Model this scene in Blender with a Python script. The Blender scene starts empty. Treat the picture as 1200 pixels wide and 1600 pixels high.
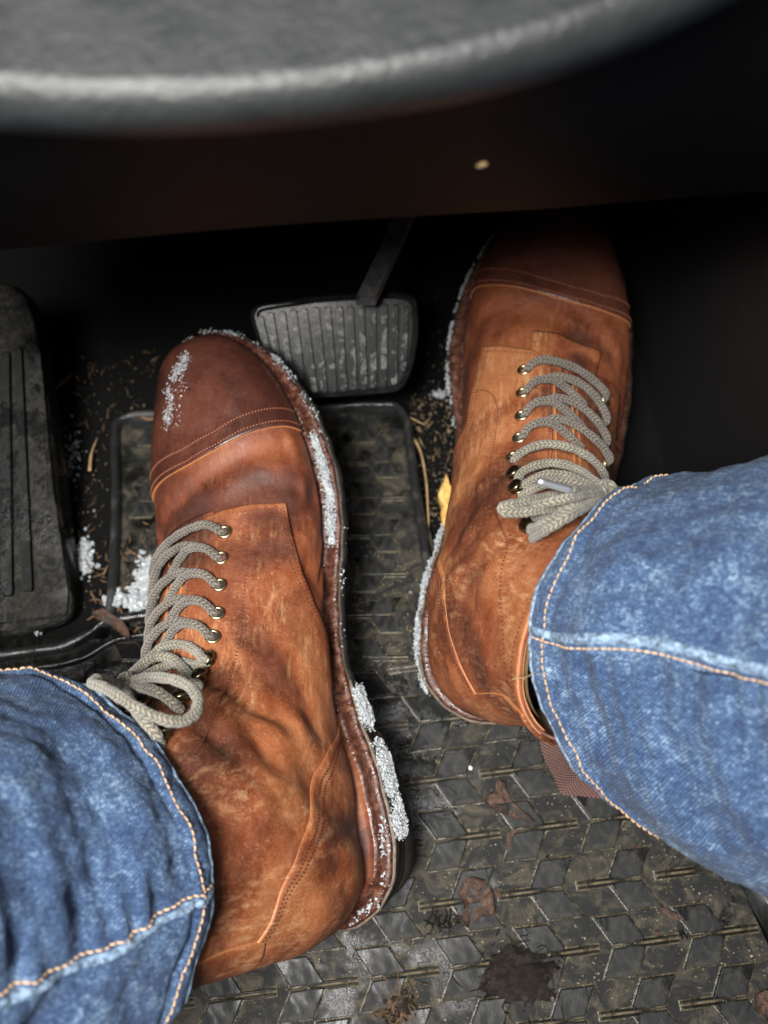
import bpy, math, random
import numpy as np
from mathutils import Vector
random.seed(7); RNG=np.random.RandomState(7)
PI=math.pi
# ---------------------------------------------------------------- camera (all modelling below is in centimetres, CM scales to metres)
CM=.01
sc=bpy.context.scene
COL=sc.collection
TILT=math.radians(20); CAMH=57.; FPX=800/math.tan(math.radians(25))
cd=bpy.data.cameras.new('camera'); cam=bpy.data.objects.new('camera',cd); COL.objects.link(cam)
cam.location=(0,0,CAMH*CM); cam.rotation_euler=(TILT,0,0)
cd.sensor_fit='VERTICAL'; cd.sensor_height=24; cd.lens=12/math.tan(math.radians(25))
cd.clip_start=.01; cd.clip_end=50
cd.dof.use_dof=True; cd.dof.focus_distance=.465; cd.dof.aperture_fstop=5.6
sc.camera=cam
# ---------------------------------------------------------------- world and lamps
w=bpy.data.worlds.new('World'); sc.world=w; w.use_nodes=True
bg=w.node_tree.nodes['Background']; bg.inputs[0].default_value=(.75,.85,1,1); bg.inputs[1].default_value=.008
def area(name,loc,target,size,power,col):
    l=bpy.data.lights.new(name,'AREA'); l.shape='RECTANGLE'; l.size,l.size_y=size; l.energy=power; l.color=col
    o=bpy.data.objects.new(name,l); COL.objects.link(o); o.location=Vector(loc)*CM
    d=(Vector(target)-Vector(loc)); o.rotation_euler=d.to_track_quat('-Z','Y').to_euler(); return o
k_=area('door_window_light',(-21,-17,112),(-5,8,8),(.26,.22),5.9,(1,.97,.93)); k_.data.spread=math.radians(75)
area('overhead_fill',(2,-9,118),(-2,4,6),(.30,.24),3.1,(.88,.94,1))  # added overhead fill lamp, placed for the sheen on the mat
sc.view_settings.view_transform='Standard'; sc.view_settings.look='None'; sc.view_settings.exposure=0; sc.view_settings.gamma=1
try: sc.cycles.use_denoising=True
except Exception: pass
# ---------------------------------------------------------------- maths
RR=np.array([1,0,0.]);UP=np.array([0,math.cos(TILT),math.sin(TILT)]);FW=np.array([0,math.sin(TILT),-math.cos(TILT)]);CAM=np.array([0,0,CAMH])
def ray(x,y): return FW+RR*(x-600)/FPX+UP*(800-y)/FPX
def at_depth(x,y,d): return CAM+ray(x,y)*d
def at_z(x,y,z):
    r=ray(x,y); return CAM+r*((z-CAMH)/r[2])
def floor_z(y): 
    y=np.asarray(y,float); return -.7-.2*(np.sqrt(np.clip(y-12,0,None)**2+1)-1)*(y>12)
def on_floor(x,y,h=0.):
    z=-.7
    for _ in range(12): p=at_z(x,y,z+h); z=float(floor_z(p[1]))
    return p
def on_plane(x,y,o,n):
    r=ray(x,y); return CAM+r*(((np.asarray(o)-CAM)@np.asarray(n))/(r@np.asarray(n)))
def crom(xs, ys, x):
    xs=np.asarray(xs,float); ys=np.asarray(ys,float); x=np.clip(np.asarray(x,float),xs[0],xs[-1])
    n=len(xs); d=np.empty_like(ys)
    dx=np.diff(xs); e1=(slice(None),)+(None,)*(ys.ndim-1); sl=np.diff(ys,axis=0)/dx[e1]
    d[1:-1]=(sl[1:]*dx[:-1][e1]+sl[:-1]*dx[1:][e1])/(dx[1:]+dx[:-1])[e1]
    d[0]=sl[0]; d[-1]=sl[-1]
    i=np.clip(np.searchsorted(xs,x,side='right')-1,0,n-2)
    h=dx[i]; t=(x-xs[i])/h
    e=(Ellipsis,)+(None,)*(ys.ndim-1)
    h=h[e]; t=t[e]
    return (2*t**3-3*t**2+1)*ys[i]+(t**3-2*t**2+t)*h*d[i]+(-2*t**3+3*t**2)*ys[i+1]+(t**3-t**2)*h*d[i+1]
def smooth_path(P,n):
    P=np.asarray(P,float)
    if len(P)==2: return P[0]+(P[1]-P[0])*np.linspace(0,1,n)[:,None]
    d=np.r_[0,np.cumsum(np.linalg.norm(np.diff(P,axis=0),axis=1)**.7+1e-6)]
    X=crom(d,P,np.linspace(0,d[-1],n*3)); a=np.r_[0,np.cumsum(np.linalg.norm(np.diff(X,axis=0),axis=1))]
    u=np.linspace(0,a[-1],n); return np.stack([np.interp(u,a,X[:,k]) for k in range(X.shape[1])],-1)
class SineNoise:
    def __init__(s,seed,octs=4,base=.25,per=7):
        r=np.random.RandomState(seed); s.k=[];
        for o in range(octs):
            v=r.normal(size=(per,3)); v/=np.linalg.norm(v,axis=1,keepdims=True)
            s.k.append((v*base*2**o*2*PI*r.uniform(.7,1.3,(per,1)),r.uniform(0,2*PI,per),.55**o))
    def __call__(s,P):
        t=0
        for v,p,a in s.k: t=t+a*np.sin(P@v.T+p).sum(-1)/math.sqrt(v.shape[0])
        return t
NA,NB,NC=SineNoise(1,4,.12),SineNoise(2,4,.5),SineNoise(3,3,1.6)
# ---------------------------------------------------------------- objects
def tag(o,label=None,cat=None,group=None,kind=None):
    if label:o['label']=label
    if cat:o['category']=cat
    if group:o['group']=group
    if kind:o['kind']=kind
    return o
def thing(name,loc,label,cat,group=None):
    o=bpy.data.objects.new(name,None); COL.objects.link(o); o.location=Vector(loc)*CM; o.empty_display_size=.02
    return tag(o,label,cat,group)
def origin(p): return np.array(p.matrix_basis.translation)/CM+(origin(p.parent) if p.parent else 0) if p is not None else np.zeros(3)
def mesh(name,V,F,mats,parent=None,smooth=True,uv=None,mi=None,loc=None):
    V=np.asarray(V,float).reshape(-1,3); o0=origin(parent)
    if loc is not None: loc=np.asarray(loc,float)
    base=o0 if loc is None else loc
    me=bpy.data.meshes.new(name); me.from_pydata(((V-base)*CM).tolist(),[],[tuple(int(i) for i in f) for f in F])
    if not isinstance(mats,(list,tuple)): mats=[mats]
    for m in mats: me.materials.append(m)
    if smooth: me.polygons.foreach_set('use_smooth',[True]*len(me.polygons))
    if mi is not None: me.polygons.foreach_set('material_index',list(mi))
    if uv is not None:
        uv=np.asarray(uv,float).reshape(-1,2); L=me.uv_layers.new(name='UVMap')
        idx=np.empty(len(me.loops),int); me.loops.foreach_get('vertex_index',idx); L.data.foreach_set('uv',uv[idx].ravel())
    o=bpy.data.objects.new(name,me); COL.objects.link(o)
    if parent is not None: o.parent=parent
    if loc is not None: o.location=Vector((loc-o0)*CM)
    me.update(); return o
def gridf(n,m,cu=False,cv=False,flip=False):
    i=np.arange(n if cu else n-1); j=np.arange(m if cv else m-1); I,J=np.meshgrid(i,j,indexing='ij')
    a=I*m+J; b=((I+1)%n)*m+J; c=((I+1)%n)*m+(J+1)%m; d=I*m+(J+1)%m
    f=np.stack([a,b,c,d],-1).reshape(-1,4); return (f[:,::-1] if flip else f)
def frames(P,closed=False):
    T=np.gradient(P,axis=0)
    if closed: T=np.roll(P,-1,0)-np.roll(P,1,0)
    T/=np.linalg.norm(T,axis=1,keepdims=True)+1e-12
    N=np.empty_like(P); v=np.array([0,0,1.]); v=v-T[0]*(v@T[0])
    if np.linalg.norm(v)<.1: v=np.array([1.,0,0])-T[0]*T[0][0]
    v/=np.linalg.norm(v)
    for i in range(len(P)):
        v=v-T[i]*(v@T[i]); v/=np.linalg.norm(v)+1e-12; N[i]=v
    return T,N,np.cross(T,N)
def tube_geo(P,r,seg=12,caps=True,flat=1.,uscale=1.):
    P=np.asarray(P,float); n=len(P); T,N,B=frames(P); r=np.broadcast_to(np.asarray(r,float),(n,))
    a=np.linspace(0,2*PI,seg+1)
    V=P[:,None]+r[:,None,None]*(N[:,None]*np.cos(a)[None,:,None]*flat+B[:,None]*np.sin(a)[None,:,None])
    l=np.r_[0,np.cumsum(np.linalg.norm(np.diff(P,axis=0),axis=1))]
    uv=np.stack(np.broadcast_arrays(a[None,:]/(2*PI),l[:,None]*uscale),-1)
    F=gridf(n,seg+1).tolist(); V=V.reshape(-1,3); uv=uv.reshape(-1,2)
    if caps:
        k=len(V); V=np.concatenate([V,[P[0]-T[0]*r[0]*.6,P[-1]+T[-1]*r[-1]*.6]]); uv=np.concatenate([uv,[[0,0],[0,l[-1]]]])
        for j in range(seg): F.append([k,j,j+1]); F.append([k+1,(n-1)*(seg+1)+j+1,(n-1)*(seg+1)+j])
    return V,F,uv
class Bag:
    def __init__(s): s.V=[];s.F=[];s.U=[];s.M=[];s.n=0
    def add(s,V,F,uv=None,m=0):
        V=np.asarray(V,float).reshape(-1,3); s.V.append(V); s.F+= [[int(i)+s.n for i in f] for f in F]; s.M+=[m]*len(F)
        s.U.append(np.zeros((len(V),2)) if uv is None else np.asarray(uv,float).reshape(-1,2)); s.n+=len(V)
    def build(s,name,mats,parent=None,smooth=True,loc=None):
        return mesh(name,np.concatenate(s.V),s.F,mats,parent,smooth,np.concatenate(s.U),s.M,loc)
t_=(1+5**.5)/2
ICO=np.array([[-1,t_,0],[1,t_,0],[-1,-t_,0],[1,-t_,0],[0,-1,t_],[0,1,t_],[0,-1,-t_],[0,1,-t_],[t_,0,-1],[t_,0,1],[-t_,0,-1],[-t_,0,1]])/math.sqrt(1+t_*t_)
ICF=[[0,11,5],[0,5,1],[0,1,7],[0,7,10],[0,10,11],[1,5,9],[5,11,4],[11,10,2],[10,7,6],[7,1,8],[3,9,4],[3,4,2],[3,2,6],[3,6,8],[3,8,9],[4,9,5],[2,4,11],[6,2,10],[8,6,7],[9,8,1]]
def grains(name,C,R,mat,parent=None,stretch=None,smooth=False,loc=None,label=None,cat=None,kind='stuff'):
    C=np.asarray(C,float); n=len(C); R=np.broadcast_to(R,(n,))
    V=ICO[None]*R[:,None,None]*RNG.uniform(.6,1.25,(n,12,1))
    if stretch is not None: V=V*np.asarray(stretch)[:,None,:]
    a=RNG.uniform(0,2*PI,n); c,s=np.cos(a)[:,None],np.sin(a)[:,None]
    V=np.stack([V[...,0]*c-V[...,1]*s,V[...,0]*s+V[...,1]*c,V[...,2]],-1)+C[:,None]
    F=(np.array(ICF)[None]+12*np.arange(n)[:,None,None]).reshape(-1,3)
    o=mesh(name,V,F,mat,parent,smooth,loc=loc); return tag(o,label,cat,None,kind)
# ---------------------------------------------------------------- materials
class NT:
    def __init__(s,name):
        s.m=bpy.data.materials.new(name); s.m.use_nodes=True; s.t=s.m.node_tree; s.b=s.t.nodes['Principled BSDF']
        s.tc=s.t.nodes.new('ShaderNodeTexCoord'); s.cache={}
    def new(s,k,**kw):
        n=s.t.nodes.new(k)
        for a,v in kw.items(): setattr(n,a,v)
        return n
    def link(s,a,b):
        if isinstance(a,(int,float)): b.default_value=a
        elif isinstance(a,tuple): b.default_value=a if len(a)==4 or b.type=='VECTOR' else a+(1,)
        else: s.t.links.new(a,b)
    def vec(s,kind='Object',scale=(100,100,100),rot=(0,0,0)):
        k=(kind,scale,rot)
        if k not in s.cache:
            m=s.new('ShaderNodeMapping'); s.link(s.tc.outputs[kind],m.inputs[0]); m.inputs['Scale'].default_value=scale; m.inputs['Rotation'].default_value=rot; s.cache[k]=m.outputs[0]
        return s.cache[k]
    def noise(s,v,scale,detail=4,rough=.5,dist=0):
        n=s.new('ShaderNodeTexNoise'); s.link(v,n.inputs['Vector']); n.inputs['Scale'].default_value=scale; n.inputs['Detail'].default_value=detail
        n.inputs['Roughness'].default_value=rough; n.inputs['Distortion'].default_value=dist; return n.outputs[0]
    def voro(s,v,scale,feat='F1'):
        n=s.new('ShaderNodeTexVoronoi',feature=feat); s.link(v,n.inputs['Vector']); n.inputs['Scale'].default_value=scale; return n.outputs['Distance']
    def ramp(s,f,stops,interp='LINEAR'):
        n=s.new('ShaderNodeValToRGB'); s.link(f,n.inputs[0]); e=n.color_ramp.elements; n.color_ramp.interpolation=interp
        while len(e)<len(stops): e.new(.5)
        for i,(p,c) in enumerate(stops):
            e[i].position=p; e[i].color=(c,c,c,1) if isinstance(c,(int,float)) else (c[0],c[1],c[2],1)
        return n.outputs[0]
    def mix(s,f,a,b,mode='MIX'):
        n=s.new('ShaderNodeMix',data_type='RGBA',blend_type=mode); s.link(f,n.inputs[0]); s.link(a,n.inputs[6]); s.link(b,n.inputs[7]); return n.outputs[2]
    def math(s,op,a,b=0.,c=None,clamp=False):
        n=s.new('ShaderNodeMath',operation=op,use_clamp=clamp); s.link(a,n.inputs[0]); s.link(b,n.inputs[1])
        if c is not None: s.link(c,n.inputs[2])
        return n.outputs[0]
    def sep(s,v):
        n=s.new('ShaderNodeSeparateXYZ'); s.link(v,n.inputs[0]); return n.outputs
    def bump(s,h,dist,strength=1.,prev=None):
        n=s.new('ShaderNodeBump'); s.link(h,n.inputs['Height']); n.inputs['Distance'].default_value=dist*CM; n.inputs['Strength'].default_value=strength
        if prev is not None: s.link(prev,n.inputs['Normal'])
        return n.outputs[0]
    def out(s,col=None,rough=None,normal=None,**kw):
        if col is not None: s.link(col,s.b.inputs['Base Color'])
        if rough is not None: s.link(rough,s.b.inputs['Roughness'])
        if normal is not None: s.link(normal,s.b.inputs['Normal'])
        for k,v in kw.items(): s.link(v,s.b.inputs[k.replace('_',' ')])
        return s.m
def leather(name,dark,mid,light,scuff,rough,seed=0.,scuffamt=.5,grain=.6,darkamt=.5):
    s=NT(name); v=s.vec(); 
    vs=s.vec('UV',(1.,1.,1.))
    n1=s.noise(v,.17+seed*.01,5,.45,.6); n2=s.noise(v,.8,8,.62,1.); n3=s.noise(v,5,6,.7,0)
    st=s.noise(s.vec('UV',(3.4,1.0,1.)),1.  ,9,.72,.25); fine=s.noise(v,26,3,.6)
    c=s.ramp(s.math('ADD',s.math('MULTIPLY',n1,.76),s.math('MULTIPLY',n2,.24)),[(.34,dark),(.48,mid),(.64,light)])
    f=s.ramp(st,[(.48,0.),(.74,1.)]); f=s.math('MULTIPLY',f,s.ramp(s.noise(v,.33,4,.5,.5),[(.44,.08),(.62,1.)])); f=s.math('MULTIPLY',f,scuffamt*.85,clamp=True)
    c=s.mix(f,c,scuff)
    nap=None
    for sc3,rt in (((340,900,620),(.3,.2,.7)),((820,260,700),(.5,.1,-.6)),((600,700,230),(.1,.6,.2))):
        q=s.noise(s.vec('Object',sc3,rt),1.,4,.7,.3); nap=q if nap is None else s.math('MAXIMUM',nap,q)
    nap=s.math('MULTIPLY',s.ramp(nap,[(.60,0.),(.74,1.)]),s.ramp(s.noise(v,.45,5,.6,.8),[(.42,.10),(.62,1.)]))
    c=s.mix(s.math('MULTIPLY',nap,scuffamt*.75,clamp=True),c,scuff)
    pore=s.ramp(s.noise(s.vec('Object',(450,450,900),(.4,.3,.1)),1.,5,.75),[(.30,1.),(.42,0.)]); c=s.mix(s.math('MULTIPLY',pore,.45),c,dark)
    hair=s.voro(s.vec('UV',(1.2,5.,1.),(0,0,.6)),1.6,'DISTANCE_TO_EDGE'); hf=s.ramp(hair,[(0.,1.),(.025,0.)]); hf=s.math('MULTIPLY',hf,s.ramp(n3,[(.5,0.),(.62,.8)]))
    c=s.mix(s.math('MULTIPLY',hf,.30*scuffamt),c,scuff)
    dk=s.ramp(n1,[(.34,1.),(.50,0.)]); c=s.mix(s.math('MULTIPLY',dk,darkamt),c,dark)
    g=s.ramp(s.noise(v,9,7,.72,.6),[(.3,.72),(.5,1.),(.72,1.28)]); c=s.mix(1.,c,g,'MULTIPLY')
    r=s.math('ADD',s.ramp(n2,[(.35,rough-.16),(.65,rough+.12)]),0.)
    wr=s.voro(s.vec('Object',(100,100,100)),7.,'F1')
    b=s.bump(fine,.015,grain); b=s.bump(s.noise(v,1.8,5,.5,1.),.06,.5,b); b=s.bump(s.ramp(hair,[(0.,0.),(.05,1.)]),.010,.2,b); b=s.bump(wr,.012,.5*grain,b)
    return s.out(c,r,b)
M={}
M['tan']=leather('tan_leather',(.036,.010,.006),(.128,.030,.011),(.235,.070,.023),(.42,.20,.09),.64,0,.55,.45,.7)
M['quarter']=leather('scuffed_tan_leather',(.048,.013,.007),(.178,.046,.016),(.335,.122,.044),(.58,.34,.17),.60,2,1.0,.5,.7)
M['cap']=leather('dark_brown_leather',(.034,.012,.009),(.066,.021,.014),(.110,.038,.024),(.20,.10,.065),.36,1,.2,.3,.4)
M['edge']=NT('raw_leather_edge').out((.40,.16,.055),.7)
def simple(name,c,r,metal=0.,bumps=None,var=.0,varscale=2.,spec=.5):
    s=NT(name); v=s.vec(); col=c
    if var: n=s.noise(v,varscale,6,.65); col=s.mix(s.ramp(n,[(.35,0.),(.65,1.)]),tuple(x*(1-var) for x in c),tuple(min(1,x*(1+var)) for x in c))
    nm=None
    if bumps:
        for sca,dist,stg in bumps: nm=s.bump(s.noise(v,sca,5,.6),dist,stg,nm)
    return s.out(col,r,nm,Metallic=metal,Specular_IOR_Level=spec)
M['lining']=simple('pale_lining',(.22,.14,.07),.8,0,[(8,.03,.6)],.25)
M['dark']=simple('dark_inside',(.012,.011,.010),.9)
M['stitch']=simple('dark_thread',(.07,.018,.010),.6); M['stitchl']=simple('tan_thread',(.27,.095,.045),.6)
M['brass']=simple('worn_brass',(.42,.34,.20),.36,1.,[(6,.02,.5)],.45,5)
M['hook']=simple('aged_brass',(.23,.19,.11),.30,1.,[(5,.02,.5)],.5,4)
M['steel']=simple('steel_tip',(.70,.72,.74),.30,.85)
def m_welt():
    s=NT('wet_dark_welt'); v=s.vec(); n=s.noise(v,3,6,.7); c=s.ramp(n,[(.3,(.020,.008,.006)),(.5,(.058,.020,.012)),(.72,(.17,.075,.042))])
    return s.out(c,s.ramp(s.noise(v,1.5,4),[(.4,.22),(.6,.55)]),s.bump(s.noise(v,9,4),.04,.8))
M['welt']=m_welt()
M['sole']=simple('black_rubber_sole',(.022,.018,.015),.5,0,[(6,.05,.7)],.5,2)
M['solee']=simple('grey_brown_sole_edge',(.11,.08,.055),.6,0,[(6,.05,.7)],.5,2)
def m_lace(name,c0,c1,c2):
    s=NT(name); u=s.sep(s.vec('UV',(1,1,1))); a=s.math('MULTIPLY',u[0],5*2*PI); l=s.math('MULTIPLY',u[1],2*PI*5.4)
    tri=s.math('ARCSINE',s.math('MULTIPLY',s.math('SINE',s.math('MULTIPLY',u[0],2*PI*4)),.995)); h=s.math('SINE',s.math('ADD',l,s.math('MULTIPLY',tri,1.7)))
    col=s.math('ABSOLUTE',s.math('COSINE',s.math('MULTIPLY',u[0],2*PI*4))); h=s.math('MULTIPLY',s.math('ADD',s.math('MULTIPLY',h,.5),.5),s.math('POWER',col,.5)); v=s.vec(); n=s.noise(v,16,4,.7); n2=s.noise(v,1.2,4)
    c=s.ramp(s.math('ADD',s.math('MULTIPLY',h,.55),s.math('MULTIPLY',n,.5)),[(.18,c0),(.45,c1),(.85,c2)])
    c=s.mix(1.,c,s.ramp(n2,[(.3,.75),(.7,1.2)]),'MULTIPLY')
    b=s.bump(h,.035,.7); b=s.bump(n,.04,.9,b)
    s.b.inputs['Sheen Weight'].default_value=.25
    return s.out(c,.85,b)
M['lace']=m_lace('grey_brown_lace',(.030,.024,.018),(.088,.074,.058),(.22,.19,.15))
M['lacel']=m_lace('pale_olive_lace',(.062,.054,.039),(.155,.140,.104),(.31,.285,.22))
def m_snow():
    s=NT('granular_snow'); v=s.vec(); n=s.noise(v,9,4); c=s.ramp(n,[(.3,(.17,.19,.21)),(.6,(.40,.42,.43))])
    return s.out(c,.35,s.bump(n,.05,.6),Subsurface_Weight=.25,Subsurface_Radius=(.004,.004,.005))
M['snow']=m_snow()
def m_denim():
    s=NT('washed_denim'); u=s.vec('UV',(1,1,1)); x=s.sep(u); v=s.vec()
    big=s.noise(v,.55,6,.6,.5); mo=s.noise(v,2.6,8,.80,1.1); fi=s.noise(s.vec('UV',(7,1.2,1)),2.4,5,.7)
    tw=s.math('SINE',s.math('ADD',s.math('MULTIPLY',x[0],2*PI*9.5),s.math('ADD',s.math('MULTIPLY',x[1],2*PI*6.),s.math('MULTIPLY',s.noise(v,2.,3),5.))))
    fg=s.noise(v,9.,5,.75,.3); t=s.math('ADD',s.math('MULTIPLY',big,.17),s.math('ADD',s.math('MULTIPLY',mo,.36),s.math('ADD',s.math('MULTIPLY',fi,.22),s.math('MULTIPLY',fg,.25))))
    t=s.math('ADD',t,s.math('MULTIPLY',tw,.030))
    c=s.ramp(t,[(.40,(.006,.015,.045)),(.47,(.017,.040,.102)),(.53,(.042,.088,.175)),(.605,(.26,.35,.44))])
    # hem band is worn paler
    hb=s.math('MULTIPLY',s.ramp(x[1],[(0.,1.),(.10,.85),(.14,.2),(.6,0.)]),s.ramp(s.noise(s.vec('UV',(1.8,2.4,1)),1.6,4,.6,.8),[(.40,0.),(.58,.75)]))
    sx=s.ramp(x[1],[(0.,1.),(1.,0.)])
    c=s.mix(s.math('MULTIPLY',hb,.6),c,(.24,.34,.46))
    b=s.bump(tw,.02,.5); b=s.bump(mo,.12,.5,b); b=s.bump(s.noise(v,1.0,4,.6,1.),.25,.35,b)
    s.b.inputs['Sheen Weight'].default_value=.04
    return s.out(c,.88,b)
M['denim']=m_denim()
M['seamd']=simple('faded_seam_denim',(.15,.22,.31),.9,0,[(9,.06,.9),(2.5,.1,.6)],.75,5)
M['thread']=simple('orange_tan_thread',(.47,.31,.185),.75,0,None,.3,6)
M['denimin']=simple('denim_inside',(.05,.09,.16),.95,0,[(8,.05,.6)],.3)
def m_webbing():
    s=NT('brown_webbing'); x=s.sep(s.vec('UV',(1,1,1))); h=s.math('MULTIPLY',s.math('SINE',s.math('MULTIPLY',x[0],2*PI*7)),s.math('SINE',s.math('MULTIPLY',x[1],2*PI*7)))
    h=s.math('ADD',s.math('MULTIPLY',h,.5),.5); return s.out(s.ramp(h,[(.2,(.035,.016,.013)),(.8,(.13,.065,.055))]),.6,s.bump(h,.05,1.))
M['web']=m_webbing()
WET_AND_SHADE=[(-.6,9.2,3.0),(1.6,5.6,2.2),(-19,11,6.),(-12.5,14,2.5),(3.6,10.4,1.6)]  # wet spots; those between the boots also paint in the boots' shade
def m_rubber(name,base,dust,dustamt,wet,wetmin=.12,drymax=.62,spec=.5,bumpk=1.,wet_and_shade=False,dth=0.,wid=.2,dsc=.75):
    s=NT(name); v=s.vec(); n=s.noise(v,.22,7,.6,.6); d=s.noise(v,dsc,9,.72,1.2); f=s.noise(v,8,5,.7); sp=s.voro(v,2.6)
    c=s.mix(s.math('MULTIPLY',s.ramp(d,[(.46+dth,0.),(.46+wid+dth,1.)]),dustamt,clamp=True),base,dust)
    c=s.mix(s.math('MULTIPLY',s.ramp(sp,[(0.03,1.),(.08,0.)]),s.ramp(f,[(.5,0.),(.6,.55)])),c,tuple(min(1,x*1.5) for x in dust))
    c=s.mix(1.,c,s.ramp(f,[(.3,.72),(.7,1.25)]),'MULTIPLY')
    wt=s.ramp(n,[(.5-wet*.25,1.),(.58-wet*.25,0.)]) if wet<0 else s.ramp(n,[(.38+wet*.2,1.),(.46+wet*.2,0.)])
    if wet_and_shade:
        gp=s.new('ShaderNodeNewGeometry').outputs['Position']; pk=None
        for (a_,b_,r_) in WET_AND_SHADE:
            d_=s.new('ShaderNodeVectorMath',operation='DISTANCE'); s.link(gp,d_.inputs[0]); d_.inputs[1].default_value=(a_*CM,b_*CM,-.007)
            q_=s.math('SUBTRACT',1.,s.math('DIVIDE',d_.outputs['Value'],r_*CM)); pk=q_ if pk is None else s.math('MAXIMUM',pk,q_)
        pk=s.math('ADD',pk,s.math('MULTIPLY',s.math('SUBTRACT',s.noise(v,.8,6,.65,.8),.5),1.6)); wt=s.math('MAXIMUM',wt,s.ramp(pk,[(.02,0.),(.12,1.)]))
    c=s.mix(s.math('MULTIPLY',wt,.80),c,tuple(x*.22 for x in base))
    r=s.mix(wt,s.ramp(f,[(.3,drymax-.14),(.7,drymax)]),(wetmin,)*3)
    b=s.bump(f,.03*bumpk,.6); b=s.bump(s.noise(v,1.6,5,.65),.12*bumpk,.5,b)
    return s.out(c,r,b,Specular_IOR_Level=spec)
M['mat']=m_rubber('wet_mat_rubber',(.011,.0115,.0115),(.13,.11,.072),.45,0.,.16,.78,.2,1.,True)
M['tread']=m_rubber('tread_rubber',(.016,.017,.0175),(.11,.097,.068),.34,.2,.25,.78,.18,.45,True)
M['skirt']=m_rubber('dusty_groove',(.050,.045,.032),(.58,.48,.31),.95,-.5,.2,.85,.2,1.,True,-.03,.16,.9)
M['rim']=m_rubber('rim_rubber',(.040,.042,.043),(.11,.10,.08),.3,.4,.15,.6,.35)
M['lip']=m_rubber('wet_lip_rubber',(.015,.016,.017),(.06,.055,.04),.2,.4,.08,.3)
M['pad']=m_rubber('pedal_rubber',(.024,.026,.027),(.20,.20,.18),.35,-1.6,.2,.82,.14,.12)
M['padr']=m_rubber('pedal_rib_rubber',(.030,.033,.034),(.75,.76,.72),.80,-1.6,.2,.82,.14,.1,False,.05,.09,1.1)
M['foot']=m_rubber('footrest_rubber',(.009,.0095,.010),(.075,.065,.045),.6,.5,.2,.85,.10,.5,False,-.02,.3,2.4)
M['footr']=m_rubber('footrest_rib_rubber',(.010,.0105,.011),(.035,.032,.026),.5,.5,.2,.85,.10,.6,False,0.,.3,2.4)
def m_carpet():
    s=NT('black_carpet'); v=s.vec(); n=s.noise(v,12,5,.8); c=s.ramp(n,[(.4,(.0012,.0012,.0012)),(.75,(.008,.0075,.007))])
    return s.out(c,.9,s.bump(n,.3,1.),Specular_IOR_Level=.2)
M['carpet']=m_carpet()
M['mud']=simple('wet_mud',(.024,.017,.012),.14,0,[(3,.5,1.),(10,.2,1.)],.6,2)
M['leaf']=simple('dead_brown_leaf',(.085,.048,.033),.42,0,[(5,.2,1.),(14,.08,1.)],.6,3); M['yleaf']=simple('yellow_leaf',(.62,.38,.11),.55,0,[(5,.05,.7)],.3,3)
M['straw']=simple('dry_straw',(.36,.24,.115),.7,0,None,.4,1.5); M['grit']=simple('tan_grit',(.22,.175,.11),.85,0,None,.5,1.); M['bark']=simple('brown_bark',(.15,.085,.04),.8,0,[(4,.1,1.)],.5,2)
def m_dash():
    s=NT('grey_grained_plastic'); v=s.vec(); n=s.noise(v,4,4,.6); n2=s.noise(v,.6,4,.6)
    c=s.ramp(n2,[(.35,(.017,.019,.019)),(.65,(.030,.032,.032))]); return s.out(c,.42,s.bump(n,.10,.6),Specular_IOR_Level=.38)
M['dash']=m_dash()
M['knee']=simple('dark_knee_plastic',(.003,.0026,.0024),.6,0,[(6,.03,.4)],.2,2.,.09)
M['console']=simple('black_console_plastic',(.0025,.0025,.0025),.6,0,[(5,.03,.5)],.2)
M['metal']=simple('dark_pedal_steel',(.11,.11,.11),.45,.6,[(4,.04,.5)],.4)
M['water']=NT('water_drop').out((.9,.9,.9),.03,None,Transmission_Weight=1.,IOR=1.33)
M['frost']=simple('road_salt',(.72,.72,.69),.7)
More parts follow.
